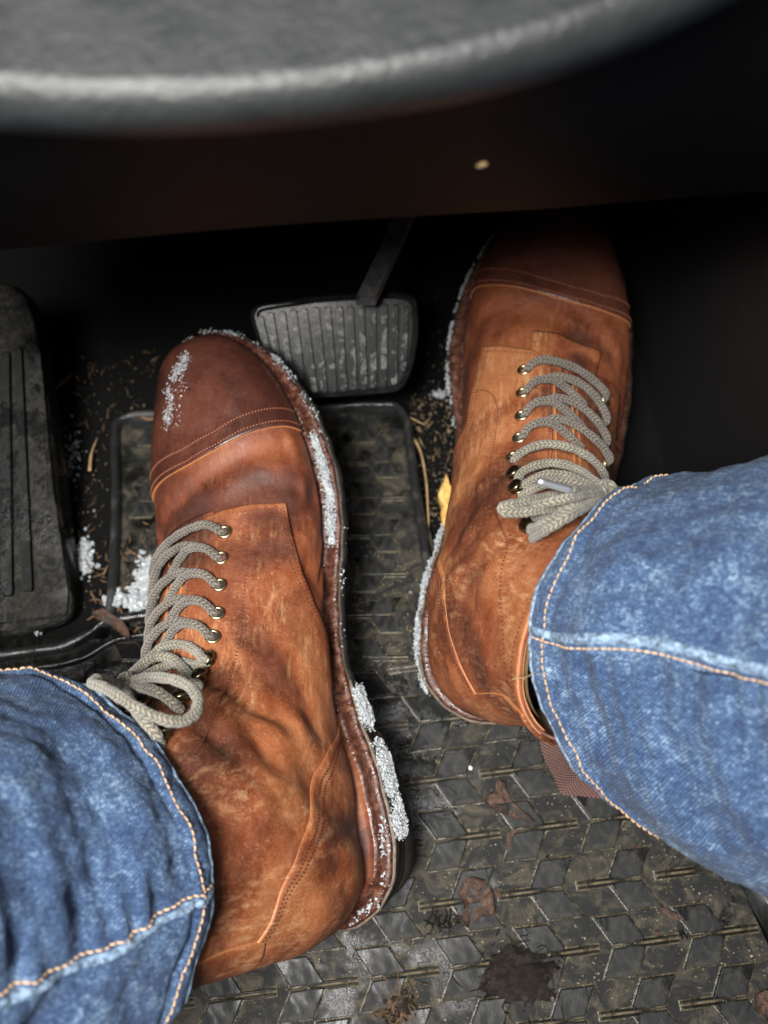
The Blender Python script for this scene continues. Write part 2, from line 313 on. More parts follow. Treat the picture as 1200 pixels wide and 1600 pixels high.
# ---------------------------------------------------------------- measured curves of the laces and trouser hems (cm)
BAKE={"L":{"h1a":[[-7.49,9.83,11.73],[-8.0,10.43,11.03],[-8.85,10.85,10.48],[-9.6,10.74,10.34],[-10.13,10.06,10.69],[-10.46,9.36,11.63],[-10.53,8.7,12.69]],"h1b":[[-7.49,9.63,11.64],[-8.06,9.8,11.24],[-8.69,9.94,11.03],[-9.4,9.71,11.03],[-10.12,9.12,11.69],[-10.53,8.66,12.68]],"h2":[[-7.5,8.58,12.62],[-8.06,9.18,11.84],[-9.02,10.07,11.25],[-9.65,10.12,11.27],[-10.25,9.57,11.69],[-10.49,8.7,12.7]],"h3":[[-8.0,7.46,13.6],[-8.36,7.76,14.06],[-8.87,8.09,14.11],[-9.57,8.34,13.66],[-10.44,8.66,12.69]],"loopa":[[-10.52,8.66,12.71],[-9.82,8.74,13.39],[-8.87,8.63,14.33],[-7.93,8.32,15.27],[-7.2,7.85,16.02],[-6.85,7.27,16.53],[-6.94,6.69,16.98],[-7.34,6.4,17.44],[-7.87,6.42,17.89],[-8.59,6.68,18.16],[-9.46,7.23,17.86],[-10.31,7.73,17.05],[-10.85,8.0,16.39],[-10.81,8.22,15.98],[-10.63,8.39,14.55],[-10.53,8.57,12.67]],"tail":[[-10.53,8.58,12.66],[-9.45,7.23,15.4],[-8.7,6.44,16.39],[-8.39,6.14,16.31],[-8.28,5.83,15.72]],"knot":[[-10.34,8.93,12.84],[-10.48,8.71,13.29],[-10.55,8.41,13.29],[-10.36,8.31,12.93],[-10.2,8.49,12.68]]},"R":{"r5":[[5.98,19.43,10.32],[6.05,19.57,10.56],[6.35,19.72,10.89],[6.82,19.83,11.21],[7.38,19.86,11.41],[8.23,19.73,11.44],[9.13,19.46,11.15],[9.78,19.12,10.66],[10.12,18.83,10.2],[10.28,18.54,9.73]],"h1a":[[5.77,17.42,12.59],[5.97,17.97,12.52],[6.51,18.3,12.51],[7.13,18.41,12.65],[7.77,18.23,12.96],[8.35,17.73,13.49],[8.71,17.11,14.11],[8.96,16.42,14.87]],"h1b":[[5.85,17.08,12.99],[6.08,17.16,13.36],[6.49,17.25,13.87],[6.98,17.24,14.28],[7.65,17.01,14.64],[8.32,16.62,14.81],[8.96,16.32,14.84]],"h1c":[[5.78,16.46,13.66],[6.15,16.54,14.2],[6.62,16.6,14.68],[7.23,16.61,15.02],[8.07,16.44,15.09],[8.96,16.29,14.83]],"loopa":[[9.12,16.29,14.85],[8.23,15.85,15.81],[7.13,15.35,16.92],[6.11,14.86,17.77],[5.24,14.47,18.3],[4.67,14.27,18.52],[4.39,14.15,18.56],[4.47,14.0,18.53],[4.95,13.98,18.52],[5.77,14.16,18.27],[6.88,14.64,17.48],[7.99,15.35,16.3],[9.12,16.16,14.81]],"loopb":[[9.12,16.23,14.81],[7.98,15.25,17.02],[6.82,14.52,18.6],[5.97,14.33,18.59],[5.42,14.64,17.31]],"h3":[[5.82,15.13,15.24],[6.03,14.53,16.44],[6.36,14.3,17.53],[7.03,14.4,17.96],[7.99,15.09,16.92],[9.12,16.17,14.79]],"h4":[[5.78,13.64,16.54],[5.91,13.51,17.39],[6.24,13.44,18.51],[6.8,13.72,18.79],[7.68,14.48,17.74],[9.16,16.08,14.75]],"h4b":[[5.75,14.17,16.04],[5.94,14.01,16.88],[6.31,13.93,17.76],[6.95,14.18,18.04],[7.8,14.86,17.17],[9.16,16.14,14.77]],"tail":[[9.22,16.23,14.81],[9.61,16.0,15.4],[9.94,15.86,15.95],[10.25,15.7,16.49],[10.6,15.57,17.14]],"aglace":[[6.96,14.79,18.75],[7.6,15.29,17.44],[8.3,15.82,16.15],[9.12,16.33,14.84]],"aglet":[[5.71,14.95,19.24],[6.99,14.79,18.75]],"knot":[[9.11,16.49,14.96],[8.85,16.22,15.39],[8.8,16.0,15.41],[8.95,15.92,15.07],[9.21,16.0,14.78],[9.37,16.08,15.02],[9.31,16.26,15.19],[9.16,16.44,15.04]]},"JL":{"C":[-12.2,1.7,17.0],"h":[[-12.97,8.45,16.23],[-11.23,8.12,16.32],[-9.47,7.04,16.36],[-8.0,5.55,16.66],[-7.04,3.85,16.69],[-6.36,2.21,16.62],[-6.13,0.93,16.48],[-6.5,-0.94,16.43],[-7.22,-3.46,16.37]]},"JR":{"C":[11.5,9.2,16.3],"h":[[10.07,15.72,16.75],[8.2,14.39,18.18],[6.53,12.59,19.01],[5.44,10.67,18.95],[5.18,9.4,18.39],[5.37,7.92,17.64],[6.15,5.98,16.82],[7.93,4.04,15.9],[10.94,2.78,14.59]]}}
SHAPE=[[30.25,2.2,30.25,1.9,0.15,0.15,0.5,2.0,2.0],[30.1,3.019,29.7,1.4,1.701,1.203,0.6,2.0,2.4],[29.3,3.938,28.8,1.3,2.703,1.807,0.62,2.0,2.6],[27.7,4.658,27.0,1.1,3.754,2.46,0.66,2.0,3.0],[25.2,5.142,24.2,1.0,4.442,3.678,0.7,2.0,3.4],[22.6,5.426,21.1,1.0,4.681,4.445,0.7,2.0,3.4],[20.2,6.01,17.8,1.2,4.319,4.612,0.7,1.9,3.2],[17.449,7.343,14.4,1.8,3.812,4.381,0.68,1.85,3.0],[14.898,8.977,11.0,2.6,3.505,4.15,0.64,1.85,2.8],[12.647,10.61,7.0,3.0,3.398,4.119,0.58,1.9,2.6],[11.995,12.408,3.0,3.1,3.455,3.979,0.52,2.0,2.5],[11.643,14.107,0.632,4.4,3.511,3.94,0.5,2.0,2.4],[11.59,15.705,0.164,6.9,3.468,3.9,0.5,2.0,2.3],[11.38,16.746,0.652,9.6,3.063,3.9,0.5,2.0,2.2],[11.369,17.687,1.439,12.3,2.759,4.0,0.5,2.0,2.1],[11.458,18.628,2.047,14.8,2.554,4.1,0.5,2.0,2.1],[11.548,19.469,2.155,17.3,2.35,4.3,0.5,2.0,2.1]]
POSE={"L":([-0.2225, -0.0055, 1.1833, 0.0735, -0.5587, 0.2621, 0.0829, -1.5962],1),"R":([4.7124, 9.1732, -0.6601, 0.07, 0.0097, -0.2076, -1.5509, -3.5324],-1)}
# ---------------------------------------------------------------- boots
def rotm(rx,ry,rz):
    cx,sx,cy,sy,cz,sz=math.cos(rx),math.sin(rx),math.cos(ry),math.sin(ry),math.cos(rz),math.sin(rz)
    X=np.array([[1,0,0],[0,cx,-sx],[0,sx,cx]]);Y=np.array([[cy,0,sy],[0,1,0],[-sy,0,cy]]);Z=np.array([[cz,-sz,0],[sz,cz,0],[0,0,1]])
    return Z@Y@X
WM=np.array([[-.1,0],[.25,1.6],[1,2.7],[3,3.55],[6,3.8],[10,3.45],[13,3.5],[16,4.2],[19,5.1],[22,5.35],[25,5.0],[28,3.9],[29.8,2.5],[30.7,1.1],[31,0]])
WL=np.array([[-.1,0],[.25,1.6],[1,2.7],[3,3.65],[6,4.0],[10,4.3],[14,4.9],[18,5.2],[21,5.0],[24,4.5],[27,3.5],[29.3,2.3],[30.6,1.1],[31,0]])
def sole_z(y): return crom([-1,3,6,10,14,17,20,24,28,31.5],[3.0,2.95,2.9,2.5,1.7,1.15,.95,.95,1.2,1.65],y)
SH=np.array(SHAPE)
CUR={'S':SH}
def surf(s,th,lean,flex):
    s=np.asarray(s,float); th=(np.asarray(th,float)+PI)%(2*PI)-PI
    s,th=np.broadcast_arrays(s,th)
    A=crom(np.arange(17.),CUR['S'],s); P=A[...,0:2]; Q=A[...,2:4]; wm,wl,hm,pt,pb=[A[...,i] for i in range(4,9)]
    a=np.abs(th); c=np.cos(a); sn=np.abs(np.sin(a)); p=np.where(c>=0,pt,pb); ce=np.abs(c)**(2/p); se=sn**(2/p)
    h=np.where(c>=0,hm*(1-ce),hm+(1-hm)*ce); x=np.where(th>=0,wm,-wl)*se
    yz=P+(Q-P)*h[...,None]; y=yz[...,0]; z=yz[...,1]; k=np.clip((z-5)/10,0,None)**1.5
    return np.stack([x+lean*k,y+flex*k,z],-1)
def seg_dist(S,T,line):
    X=np.stack([S*2.0,T*4.4],-1); d=np.full(S.shape,9.); L=smooth_path(np.array(line)*[2.0,4.4],14)
    for i in range(len(L)-1):
        a,b=L[i],L[i+1]; t=np.clip(((X-a)@(b-a))/((b-a)@(b-a)),0,1); d=np.minimum(d,np.linalg.norm(X-a-t[...,None]*(b-a),axis=-1))
    return d
class Boot:
    def __init__(s,key,creases,seed):
        loc,s.m=POSE[key]; s.loc=np.array(loc[:3]); s.R=rotm(*loc[3:6]); s.lean,s.flex=loc[6],loc[7]; s.cr=creases; s.seed=seed; s.shape=SH.copy()
        if key=='R': s.shape[13:,4]-=[.0,.1,.2,.25]; s.shape[14:,2]+=[.3,.7,1.1]
    def w(s,p): return (np.asarray(p,float)*[s.m,1,1])@s.R.T+s.loc
    def disp(s,S,T,P):
        d=.05*NA(P+s.seed)*np.clip((S-4.8)/1.5,0.1,1.)+.010*NB(P+s.seed*2)*np.clip((S-4.2)/1.,.15,1)
        d=d+.10*np.exp(-((S-10)/1.6)**2)*np.sin(S*4.2+T*2.2+s.seed)*np.clip(np.abs(T)-.7,0,1)*(np.abs(T)<2.6)
        for line,dep,wd in s.cr:
            q=seg_dist(S,T,line); d=d-dep*np.exp(-q**2/(2*wd*wd))+dep*.55*np.exp(-(q-2.1*wd)**2/(2*wd*wd))
        return d
    def loc_pt(s,S,T,off=0.):
        CUR['S']=s.shape
        S,T=np.broadcast_arrays(np.asarray(S,float),np.asarray(T,float)); e=.02
        P=surf(S,T,s.lean,s.flex); a=surf(np.clip(S+e,0,16),T,s.lean,s.flex)-surf(np.clip(S-e,0,16),T,s.lean,s.flex)
        b=surf(S,T+e,s.lean,s.flex)-surf(S,T-e,s.lean,s.flex); N=np.cross(a,b); N/=np.linalg.norm(N,axis=-1,keepdims=True)+1e-9
        A=crom(np.arange(17.),CUR['S'],S); cy=(A[...,0]+A[...,2])/2; cz=(A[...,1]+A[...,3])/2; ck=np.clip((P[...,2]-5)/10,0,None)**1.5; C=np.stack([s.lean*ck,cy+s.flex*ck,cz],-1)
        sg=np.sign(((P-C)*N).sum(-1,keepdims=True)); sg=np.where(sg==0,1,sg)
        over=np.clip(S-16,0,None)[...,None]*np.array([0,.1,.95])
        return P+N*sg*(s.disp(S,T,P)+off)[...,None]+over
    def pt(s,S,T,off=0.): return s.w(s.loc_pt(S,T,off))
    def patch(s,name,S,T,t,mats,parent,skirt=True,closev=False,edge=-.06,r=.05):
        """a leather piece: a sheet of thickness t lying on the last, with rolled cut edges"""
        S=np.asarray(S,float);T=np.asarray(T,float)
        off=np.full(S.shape,float(t)); 
        if skirt: off[0]-=r;off[-1]-=r
        if skirt and not closev: off[:,0]-=r;off[:,-1]-=r
        if skirt:
            S=np.concatenate([S[:1],S,S[-1:]]);T=np.concatenate([T[:1],T,T[-1:]]);off=np.concatenate([off[:1]*0+edge,off,off[-1:]*0+edge])
            if not closev:
                S=np.concatenate([S[:,:1],S,S[:,-1:]],1);T=np.concatenate([T[:,:1],T,T[:,-1:]],1);off=np.concatenate([off[:,:1]*0+edge,off,off[:,-1:]*0+edge],1)
        n,m=S.shape; P=s.pt(S,T,off); F=gridf(n,m); I=F[:,0]//m; J=F[:,0]%m
        mi=np.zeros(len(F),int)
        if skirt and len(mats)>1: mi[(I<1)|(I>=n-2)]=1; 
        if skirt and len(mats)>1 and not closev: mi[(J<1)|(J>=m-2)]=1
        return mesh(name,P,F,mats,parent,True,np.stack([T*4.4,S*2.0],-1),mi)
    def stitch(s,lines,mat,parent,off=.2,pitch=.19,r=.055,name='stitching'):
        b=Bag()
        for ln in lines:
            o=off
            if len(ln)==2 and isinstance(ln[1],float): ln,o=ln
            L=smooth_path(np.array(ln)*[2.0,4.4],400)/[2.0,4.4]; P=s.pt(L[:,0],L[:,1],o)
            a=np.r_[0,np.cumsum(np.linalg.norm(np.diff(P,axis=0),axis=1))]; n=int(a[-1]/pitch)
            for k in range(n):
                u=np.array([k+.1,k+.5,k+.86])*pitch; X=np.stack([np.interp(u,a,P[:,j]) for j in range(3)],-1)
                nn=s.pt(*[np.interp(u[1],a,L[:,j]) for j in range(2)],o+.1)-X[1]; nn/=np.linalg.norm(nn)+1e-9
                tt=X[2]-X[0]; tt/=np.linalg.norm(tt)+1e-9; bb=np.cross(tt,nn)*r
                V=[X[0]-nn*r,X[1]+bb,X[1]+nn*r*.9,X[1]-bb,X[2]-nn*r]; b.add(V,[[0,1,2],[0,2,3],[4,2,1],[4,3,2]])
        o=b.build(name,mat,parent); o['kind']='stuff'; return o
def grid_between(c0,c1,nu,nv,top=None):
    a=np.linspace(0,1,nu)[:,None]; return None
def outline(n):
    pts=np.concatenate([WM,(WL*[1,-1])[::-1][1:-1]]); pts=np.concatenate([pts,pts[:1]])
    d=np.r_[0,np.cumsum(np.hypot(*np.diff(pts,axis=0).T))]; u=np.linspace(0,d[-1],n,endpoint=False)
    D=np.concatenate([d[:-1]-d[-1],d,d[1:]+d[-1]]); PP=np.concatenate([pts[:-1],pts,pts[1:]]); q=crom(D,PP,u)
    X=np.stack([q[:,1],q[:,0]],-1); T=np.roll(X,-1,0)-np.roll(X,1,0); T/=np.linalg.norm(T,axis=1,keepdims=True)
    Nn=np.stack([T[:,1],-T[:,0]],-1); 
    if ((X-X.mean(0))*Nn).sum()<0: Nn=-Nn
    return X,Nn,sole_z(X[:,1]),u
def sweep_outline(B,name,prof,mats,parent,n=700,bumps=None,ymin=None,ymax=None,mi=None,capb=False):
    X,Nn,z,u=outline(n); k=np.ones(n,bool)
    prof=np.array(prof,float); m=len(prof)
    O=np.broadcast_to(prof[None,:,0],(n,m)).copy(); H=np.broadcast_to(prof[None,:,1],(n,m)).copy()
    if bumps is not None:
        for j,amp,pit in bumps: H[:,j]+=amp*(np.abs(np.sin(PI*u/pit+.3*np.sin(u)))-.5); O[:,j]+=amp*.4*np.sin(u*3.1)
    jit=.03*np.sin(u*1.7)+.02*np.sin(u*4.1)
    V=np.stack([X[:,None,0]+Nn[:,None,0]*(O+jit[:,None]),X[:,None,1]+Nn[:,None,1]*(O+jit[:,None]),z[:,None]+H],-1)
    if ymin is not None: # open piece: only the points whose y lies in the range
        idx=np.where((X[:,1]>=ymin)&(X[:,1]<=ymax))[0]
        br=np.where(np.diff(idx)>1)[0]
        if len(br): idx=np.concatenate([idx[br[0]+1:],idx[:br[0]+1]])
        V=V[idx]; F=gridf(len(idx),m); U=np.stack(np.broadcast_arrays(u[idx][:,None],np.arange(m)[None]*.2),-1)
    else: F=gridf(n,m,cu=True); U=np.stack(np.broadcast_arrays(u[:,None],np.arange(m)[None]*.2),-1)
    return mesh(name,B.w(V.reshape(-1,3)),F,mats,parent,True,U)
def make_boot(key,label,cap,mf,lf,inner,linner,counter,eyes,leyes,hooks,stitchq,creases,seed):
    creases=[(l,d*1.25,w_*1.15) for l,d,w_ in creases]; B=Boot(key,creases,seed); root=thing('ankle_boot',B.loc,label,'boot','pair of tan lace-up ankle boots')
    # last-shaped body
    S,T=np.meshgrid(np.linspace(0,16,230),np.linspace(-PI,PI,230),indexing='ij')
    P=B.pt(S,T); o=mesh('vamp',P,gridf(*S.shape),[M['tan']],root,True,np.stack([T*4.4,S*2.],-1))
    # lining inside the shaft
    S,T=np.meshgrid(np.linspace(16,9,24),np.linspace(-PI,PI,90),indexing='ij')
    mesh('lining',B.pt(S,T,-.22-.03*(16-S)),gridf(*S.shape),[M['lining']],root,True,np.stack([T*4.4,S*2.],-1))
    S,T=np.meshgrid(np.linspace(0,1,4),np.linspace(-PI,PI,60),indexing='ij')
    c=B.pt(11.,np.linspace(-PI,PI,60),-.4); mesh('insole',c.mean(0)+(c-c.mean(0))*S[...,None]*1.0,gridf(4,60),[M['dark']],root)
    # toe cap
    th=np.linspace(-PI,PI,200); ce=np.interp(th,cap[0],cap[1]); ce=np.convolve(np.pad(ce,6,'edge'),np.ones(13)/13,'valid')
    u=np.r_[np.linspace(.02,1,120)]; S=u[:,None]*ce[None]; T=np.broadcast_to(th[None],S.shape)
    B.patch('toe_cap',S,T,.13,[M['cap'],M['edge']],root,closev=True,r=.03)
    # quarters
    def quarter(front,inn,sgn):
        t0=np.concatenate([np.linspace(inn,front[0][-1],90),[front[0][-1]+.012],np.linspace(front[0][-1]+.04,2.9,70)])
        fx=np.concatenate([front[0],front[2]]);fy=np.concatenate([front[1],front[3]])
        s0=np.interp(t0,fx,fy)
        uu=np.r_[0,np.linspace(.004,.1,12),np.linspace(.11,1,150)]
        S=s0[None]+(16.-s0[None])*uu[:,None]; Tt=np.broadcast_to(t0[None],S.shape)*sgn
        # facing edge wanders a little
        w=np.clip(1-np.abs(Tt-inn*sgn)/.5,0,1); Tt=Tt+w*.03*np.sin(S*2.3+seed)+w*np.interp(S,[0,8.6,10.5,13,16],[0,0,.03,.06,.25])*sgn
        return B.patch('quarter',S,Tt,.20,[M['quarter'],M['edge']],root)
    quarter(mf,inner,1); quarter(lf,linner,-1)
    # tongue
    S,T=np.meshgrid(np.linspace(6.1,15.9,140),np.linspace(-.62,.3,30),indexing='ij')
    B.patch('tongue',S,T+.0*S,.075+.0*S.mean(),[M['quarter'],M['edge']],root)
    # gusset folds under the laces
    for th0 in (-.30,-.06):
        sp=np.linspace(7,12.5,60); P=B.pt(sp,th0+.02*np.sin(sp*3+seed),.13+.05*np.sin(sp*5)); V,F,U=tube_geo(P,.07,8); mesh('gusset_fold',V,F,[M['edge']],root,True,U)
    # heel counter
    cs,ct=counter; sp=np.linspace(cs[0],cs[-1],110); tc=crom(cs,ct,sp); vv=np.linspace(0,1,120)
    S=np.broadcast_to(sp[:,None],(110,120)); T=tc[:,None]+(2*PI-2*tc[:,None])*vv[None]
    B.patch('heel_counter',S,T,.27,[M['quarter'],M['edge']],root)
    # back strip
    S,T=np.meshgrid(np.linspace(13.45,16.02,50),np.linspace(2.52,2*PI-2.52,40),indexing='ij')
    B.patch('backstay',S,T,.33,[M['quarter'],M['edge']],root)
    # collar binding roll
    tt=np.linspace(.55,2*PI-.75,200); P=B.pt(15.98,tt,.05); V,F,U=tube_geo(P,.09,8); mesh('collar_binding',V,F,[M['tan']],root,True,U)
    # stitching
    fxm=np.array([mf[1],mf[0]]).T; fxl=np.array([lf[1],-np.array(lf[0])]).T
    q=[(fxm[:]+[.13,0]).tolist(),[[s_,t_*1-.055] for s_,t_ in zip(mf[3][:-1],mf[2][:-1])],[[s_,t_-.13] for s_,t_ in zip(mf[3][:-1],mf[2][:-1])],
       [[s_,inner+.055+.03*math.sin(s_*2.3+seed)+float(np.interp(s_,[0,8.6,10.5,13,16],[0,0,.03,.06,.25]))] for s_ in np.linspace(mf[1][0]+.2,15.8,40)],
       [[s_,-linner-.055+.03*math.sin(s_*2.3+seed)] for s_ in np.linspace(lf[1][0]+.2,8.6,20)],
       stitchq,(fxl+[.13,0]).tolist(),[[s_,-t_+.055] for s_,t_ in zip(lf[3][:-1],lf[2][:-1])],
       [[15.75,t] for t in np.linspace(.9,2.45,20)]]
    B.stitch(q,M['stitch'],root,.215)
    tl=np.linspace(-1.9,1.9,60); cl=np.interp(tl,cap[0],cap[1])
    B.stitch([[[a-.10,b] for a,b in zip(cl,tl)],[[a-.37,b] for a,b in zip(cl,tl)]],M['stitchl'],root,.15,.16,.044)
    cc=np.linspace(cs[0]+.3,cs[-1]-.1,60)
    B.stitch([[[a,float(crom(cs,ct,a))+.055] for a in cc],[[a,float(crom(cs,ct,a))+.10] for a in cc],[[a,2.58] for a in np.linspace(13.6,15.9,12)]],M['stitch'],root,.295,.17,.046)
    # welt, rand, sole, heel
    sweep_outline(B,'rand',[(-1.7,.95),(-1.15,.50),(-.86,.42),(-.66,.40),(-.56,.20),(-.56,.0)],[M['welt']],root,bumps=[(3,.07,.30),(4,.07,.30)])
    sweep_outline(B,'heel_rand',[(-1.6,1.3),(-1.05,.80),(-.86,.66),(-.76,.58),(-.70,.1)],[M['tan']],root,ymin=-1,ymax=9.2)
    sweep_outline(B,'welt',[(-.62,.06),(-.50,.14),(-.30,.16),(-.12,.14),(-.05,.08),(-.03,-.02),(-.05,-.06)],[M['welt']],root,bumps=[(2,.05,.24),(3,.075,.24)])
    sweep_outline(B,'outsole',[(-.1,-.04),(.04,-.07),(.07,-.2),(.05,-.5),(-.05,-.62),(-3.,-.64)],[M['sole'],],root,bumps=[(3,.08,.5)])
    sweep_outline(B,'sole_edge',[(.0,-.02),(.09,-.05),(.10,-.18),(.0,-.2)],[M['solee']],root,ymin=-1,ymax=10.5)
    X,Nn,z,u=outline(700); hz=sole_z(0.)
    idx=np.where(X[:,1]<=8.4)[0]; br=np.where(np.diff(idx)>1)[0][0]; idx=np.concatenate([idx[br+1:],idx[:br+1]])
    ring=np.concatenate([X[idx],[[X[idx[-1],0]*.5,8.1],[0,8.0],[X[idx[0],0]*.5,8.1]]]); zz=np.r_[z[idx],z[idx[-1]],z[idx[-1]],z[idx[-1]]]
    lv=[(.97,-.45,0),(.97,-.6,0),(.955,-1.05,0),(.94,-1.1,0),(.945,-1.15,0),(.93,-1.6,0),(.915,-1.65,0),(.925,-1.7,0),(.88,None,0),(.85,-99,0),(0,-99,0)]
    V=[];c=ring.mean(0)
    for sc_,h,_ in lv:
        zq=(np.full(len(ring),.12) if h is None else np.full(len(ring),0.) if h==-99 else zz+h); V.append(np.stack([c[0]+(ring[:,0]-c[0])*sc_,c[1]+(ring[:,1]-c[1])*sc_,zq],-1))
    V=np.array(V); mesh('heel',B.w(V.reshape(-1,3)),gridf(len(lv),len(ring),cv=True),[M['sole']],root)
    # eyelets and hooks
    def frame_at(s_,t_,off):
        p=B.pt(s_,t_,off); n=B.pt(s_,t_,off+.3)-B.pt(s_,t_,off-.1); n/=np.linalg.norm(n); a=B.pt(s_+.1,t_,off)-p; a-=n*(a@n); a/=np.linalg.norm(a); return p,n,a,np.cross(n,a)
    em=None
    for (s_,t_) in eyes+leyes:
        p,n,a,b=frame_at(s_,t_,.24); an=np.linspace(0,2*PI,28,endpoint=False)
        if em is None:
            pr=[(.19,-.12),(.21,.01),(.26,.06),(.33,.05),(.375,.0),(.37,-.04)]
            V=[[r*math.cos(x),r*math.sin(x),h] for r,h in pr for x in an]; F=gridf(len(pr),28,cv=True)
            eo=mesh('eyelet',np.array(V)+B.loc,F,[M['brass']],root); em=eo.data
            ho=mesh('eyelet_hole',np.array([[.2*math.cos(x),.2*math.sin(x),-.03] for x in an]+[[0,0,-.05]])+B.loc,[[i,(i+1)%28,28] for i in range(28)],[M['dark']],eo); hm=ho.data
            e,h=eo,ho
        else:
            e=bpy.data.objects.new('eyelet',em); COL.objects.link(e); e.parent=root; h=bpy.data.objects.new('eyelet_hole',hm); COL.objects.link(h); h.parent=e
        from mathutils import Matrix
        Mx=Matrix.Identity(4)
        for r in range(3): Mx[r][0],Mx[r][1],Mx[r][2],Mx[r][3]=a[r],b[r],n[r],(p-B.loc)[r]*CM
        e.matrix_local=Mx
    hmesh=None
    for (s_,t_) in hooks:
        p,n,a,b=frame_at(s_,t_,.30)
        if hmesh is None:
            bg_=Bag(); an=np.linspace(0,2*PI,24,endpoint=False)
            pr=[(.0,.42),(.18,.40),(.31,.33),(.37,.23),(.33,.16),(.12,.14)]
            V=[[r*1.12*math.cos(x),r*.95*math.sin(x)+.02,h+.06*math.sin(x)] for r,h in pr for x in an]; bg_.add(np.array(V)+B.loc,gridf(len(pr),24,cv=True))
            pr=[(.10,.16),(.11,.03),(.29,.03),(.31,-.02)]
            V=[[r*math.cos(x),r*math.sin(x)+.05,h] for r,h in pr for x in an]; bg_.add(np.array(V)+B.loc,gridf(len(pr),24,cv=True))
            h=bg_.build('speed_hook',[M['hook']],root); hmesh=h.data
        else: h=bpy.data.objects.new('speed_hook',hmesh); COL.objects.link(h); h.parent=root
        Mx=Matrix.Identity(4)
        for r in range(3): Mx[r][0],Mx[r][1],Mx[r][2],Mx[r][3]=a[r],b[r],n[r],(p-B.loc)[r]*CM
        h.matrix_local=Mx
    return B,root
from mathutils import Matrix
LR=.20
def lace_obj(name,paths,mat,root,r=LR,label=None):
    b=Bag(); rr=np.random.RandomState(3)
    for P in paths:
        L=np.linalg.norm(np.diff(np.array(P),axis=0),axis=1).sum(); n=max(24,int(L*14)); X=smooth_path(P,n); T,N_,B_=frames(X)
        u=np.linspace(0,L,n); X=X+N_*(.014*np.sin(u*9+len(X)))[:,None]
        V,F,U=tube_geo(X,r*(1+.05*np.sin(u*5.3)+.03*np.sin(u*17)),16); 
        U=np.array(U); b.add(V,F,U)
    o=b.build(name,[mat],root)
    if label:o['label']=label
    return o
def fuzz(paths,root,mat,r=LR,per=26,name='lace_fuzz'):
    b=Bag(); rr=np.random.RandomState(11); Vs=[];Fs=[]
    for P in paths:
        L=np.linalg.norm(np.diff(np.array(P),axis=0),axis=1).sum(); n=int(L*per); X=smooth_path(P,max(n,8)); T,N_,B_=frames(X)
        for i in range(len(X)):
            a=rr.uniform(0,2*PI); d=N_[i]*math.cos(a)+B_[i]*math.sin(a); p=X[i]+d*r*.97; q=p+d*rr.uniform(.02,.07)+T[i]*rr.uniform(-.1,.1)+np.cross(d,T[i])*rr.uniform(-.06,.06); w=T[i]*.009
            k=len(Vs); Vs+= [p-w,p+w,q]; Fs.append([k,k+1,k+2])
    o=mesh(name,Vs,Fs,[mat],root,False); o['kind']='stuff'; return o
def rows(B,eyes,leyes,last_over=False):
    out=[]
    for i,((s,t),(sl,tl)) in enumerate(zip(eyes,leyes)):
        if i==0:
            out.append([B.pt(s,t-.01,-.1),B.pt(s-.01,t-.045,.27),B.pt(s-.10,t-.16,.55),B.pt(s-.14,(t+tl)/2,.56),B.pt(s-.06,tl+.22,.55),B.pt(sl,tl+.05,.42),B.pt(sl,tl,-.1)])
        else:
            out.append([B.pt(s,t-.01,-.1),B.pt(s-.01,t-.045,.27),B.pt(s-.12,t-.15,.56),B.pt(s-.20,t-.34,.56),B.pt(s-.19,t-.52,.36),B.pt(s-.14,t-.68,.20),B.pt(s-.10,t-.84,.04)])
            out.append([B.pt(s-.34,.08,.10),B.pt(s-.36,-.03,.36),B.pt(s-.33,-.20,.56),B.pt(s-.24,-.40,.66),B.pt((s+sl)/2-.10,tl+.16,.56),B.pt(sl,tl+.03,.42),B.pt(sl+.02,tl,-.1)])
    return out
# left boot
fm=([.03,.07,.17,.45,.8,1.11],[6.5,6.34,6.22,6.17,6.10,6.02],[1.125,1.2,1.34,1.58,1.81,2.1,2.9],[6.1,6.54,7.02,7.42,7.62,7.78,8.0])
fl=([.36,.42,.62,.84,1.02],[6.75,6.55,6.4,6.3,6.25],[1.035,1.08,1.2,1.45,1.8,2.2,2.9],[6.35,6.8,7.1,7.45,7.65,7.8,8.0])
eL=[(6.58,.46),(7.02,.45),(7.5,.47),(7.98,.49),(8.36,.47)]; eLl=[(6.62,-.78),(7.06,-.8),(7.52,-.82),(7.98,-.84),(8.4,-.86)]
hL=[(8.82,.44),(9.32,.43),(10.2,.42),(11.79,.60)]
stL=[[6.82,1.05],[6.84,.9],[6.9,.78],[7.18,.74],[7.74,.74],[8.22,.75],[8.98,.70],[9.54,.71],[10.67,.77],[11.63,.86],[12.0,.9],[12.67,1.],[13.15,1.11],[14.5,1.4],[15.7,1.6]]
crL=[([[5.85,-.75],[5.6,-.25],[5.3,.35],[5.05,.85],[4.95,1.2]],.13,.30),([[6.0,.55],[5.75,.85],[5.7,1.3]],.06,.22),([[6.3,1.25],[6.0,1.45],[5.7,1.6]],.10,.28),([[6.9,1.45],[7.0,1.7],[6.6,1.95]],.08,.22),
     ([[9.2,1.2],[9.9,1.0],[10.8,1.25]],.12,.35),([[9.3,.62],[9.6,.9],[9.7,1.3]],.10,.28),([[10.4,.55],[10.9,.8],[11.4,1.25]],.10,.35),([[8.6,1.3],[9.3,1.55]],.08,.3)]
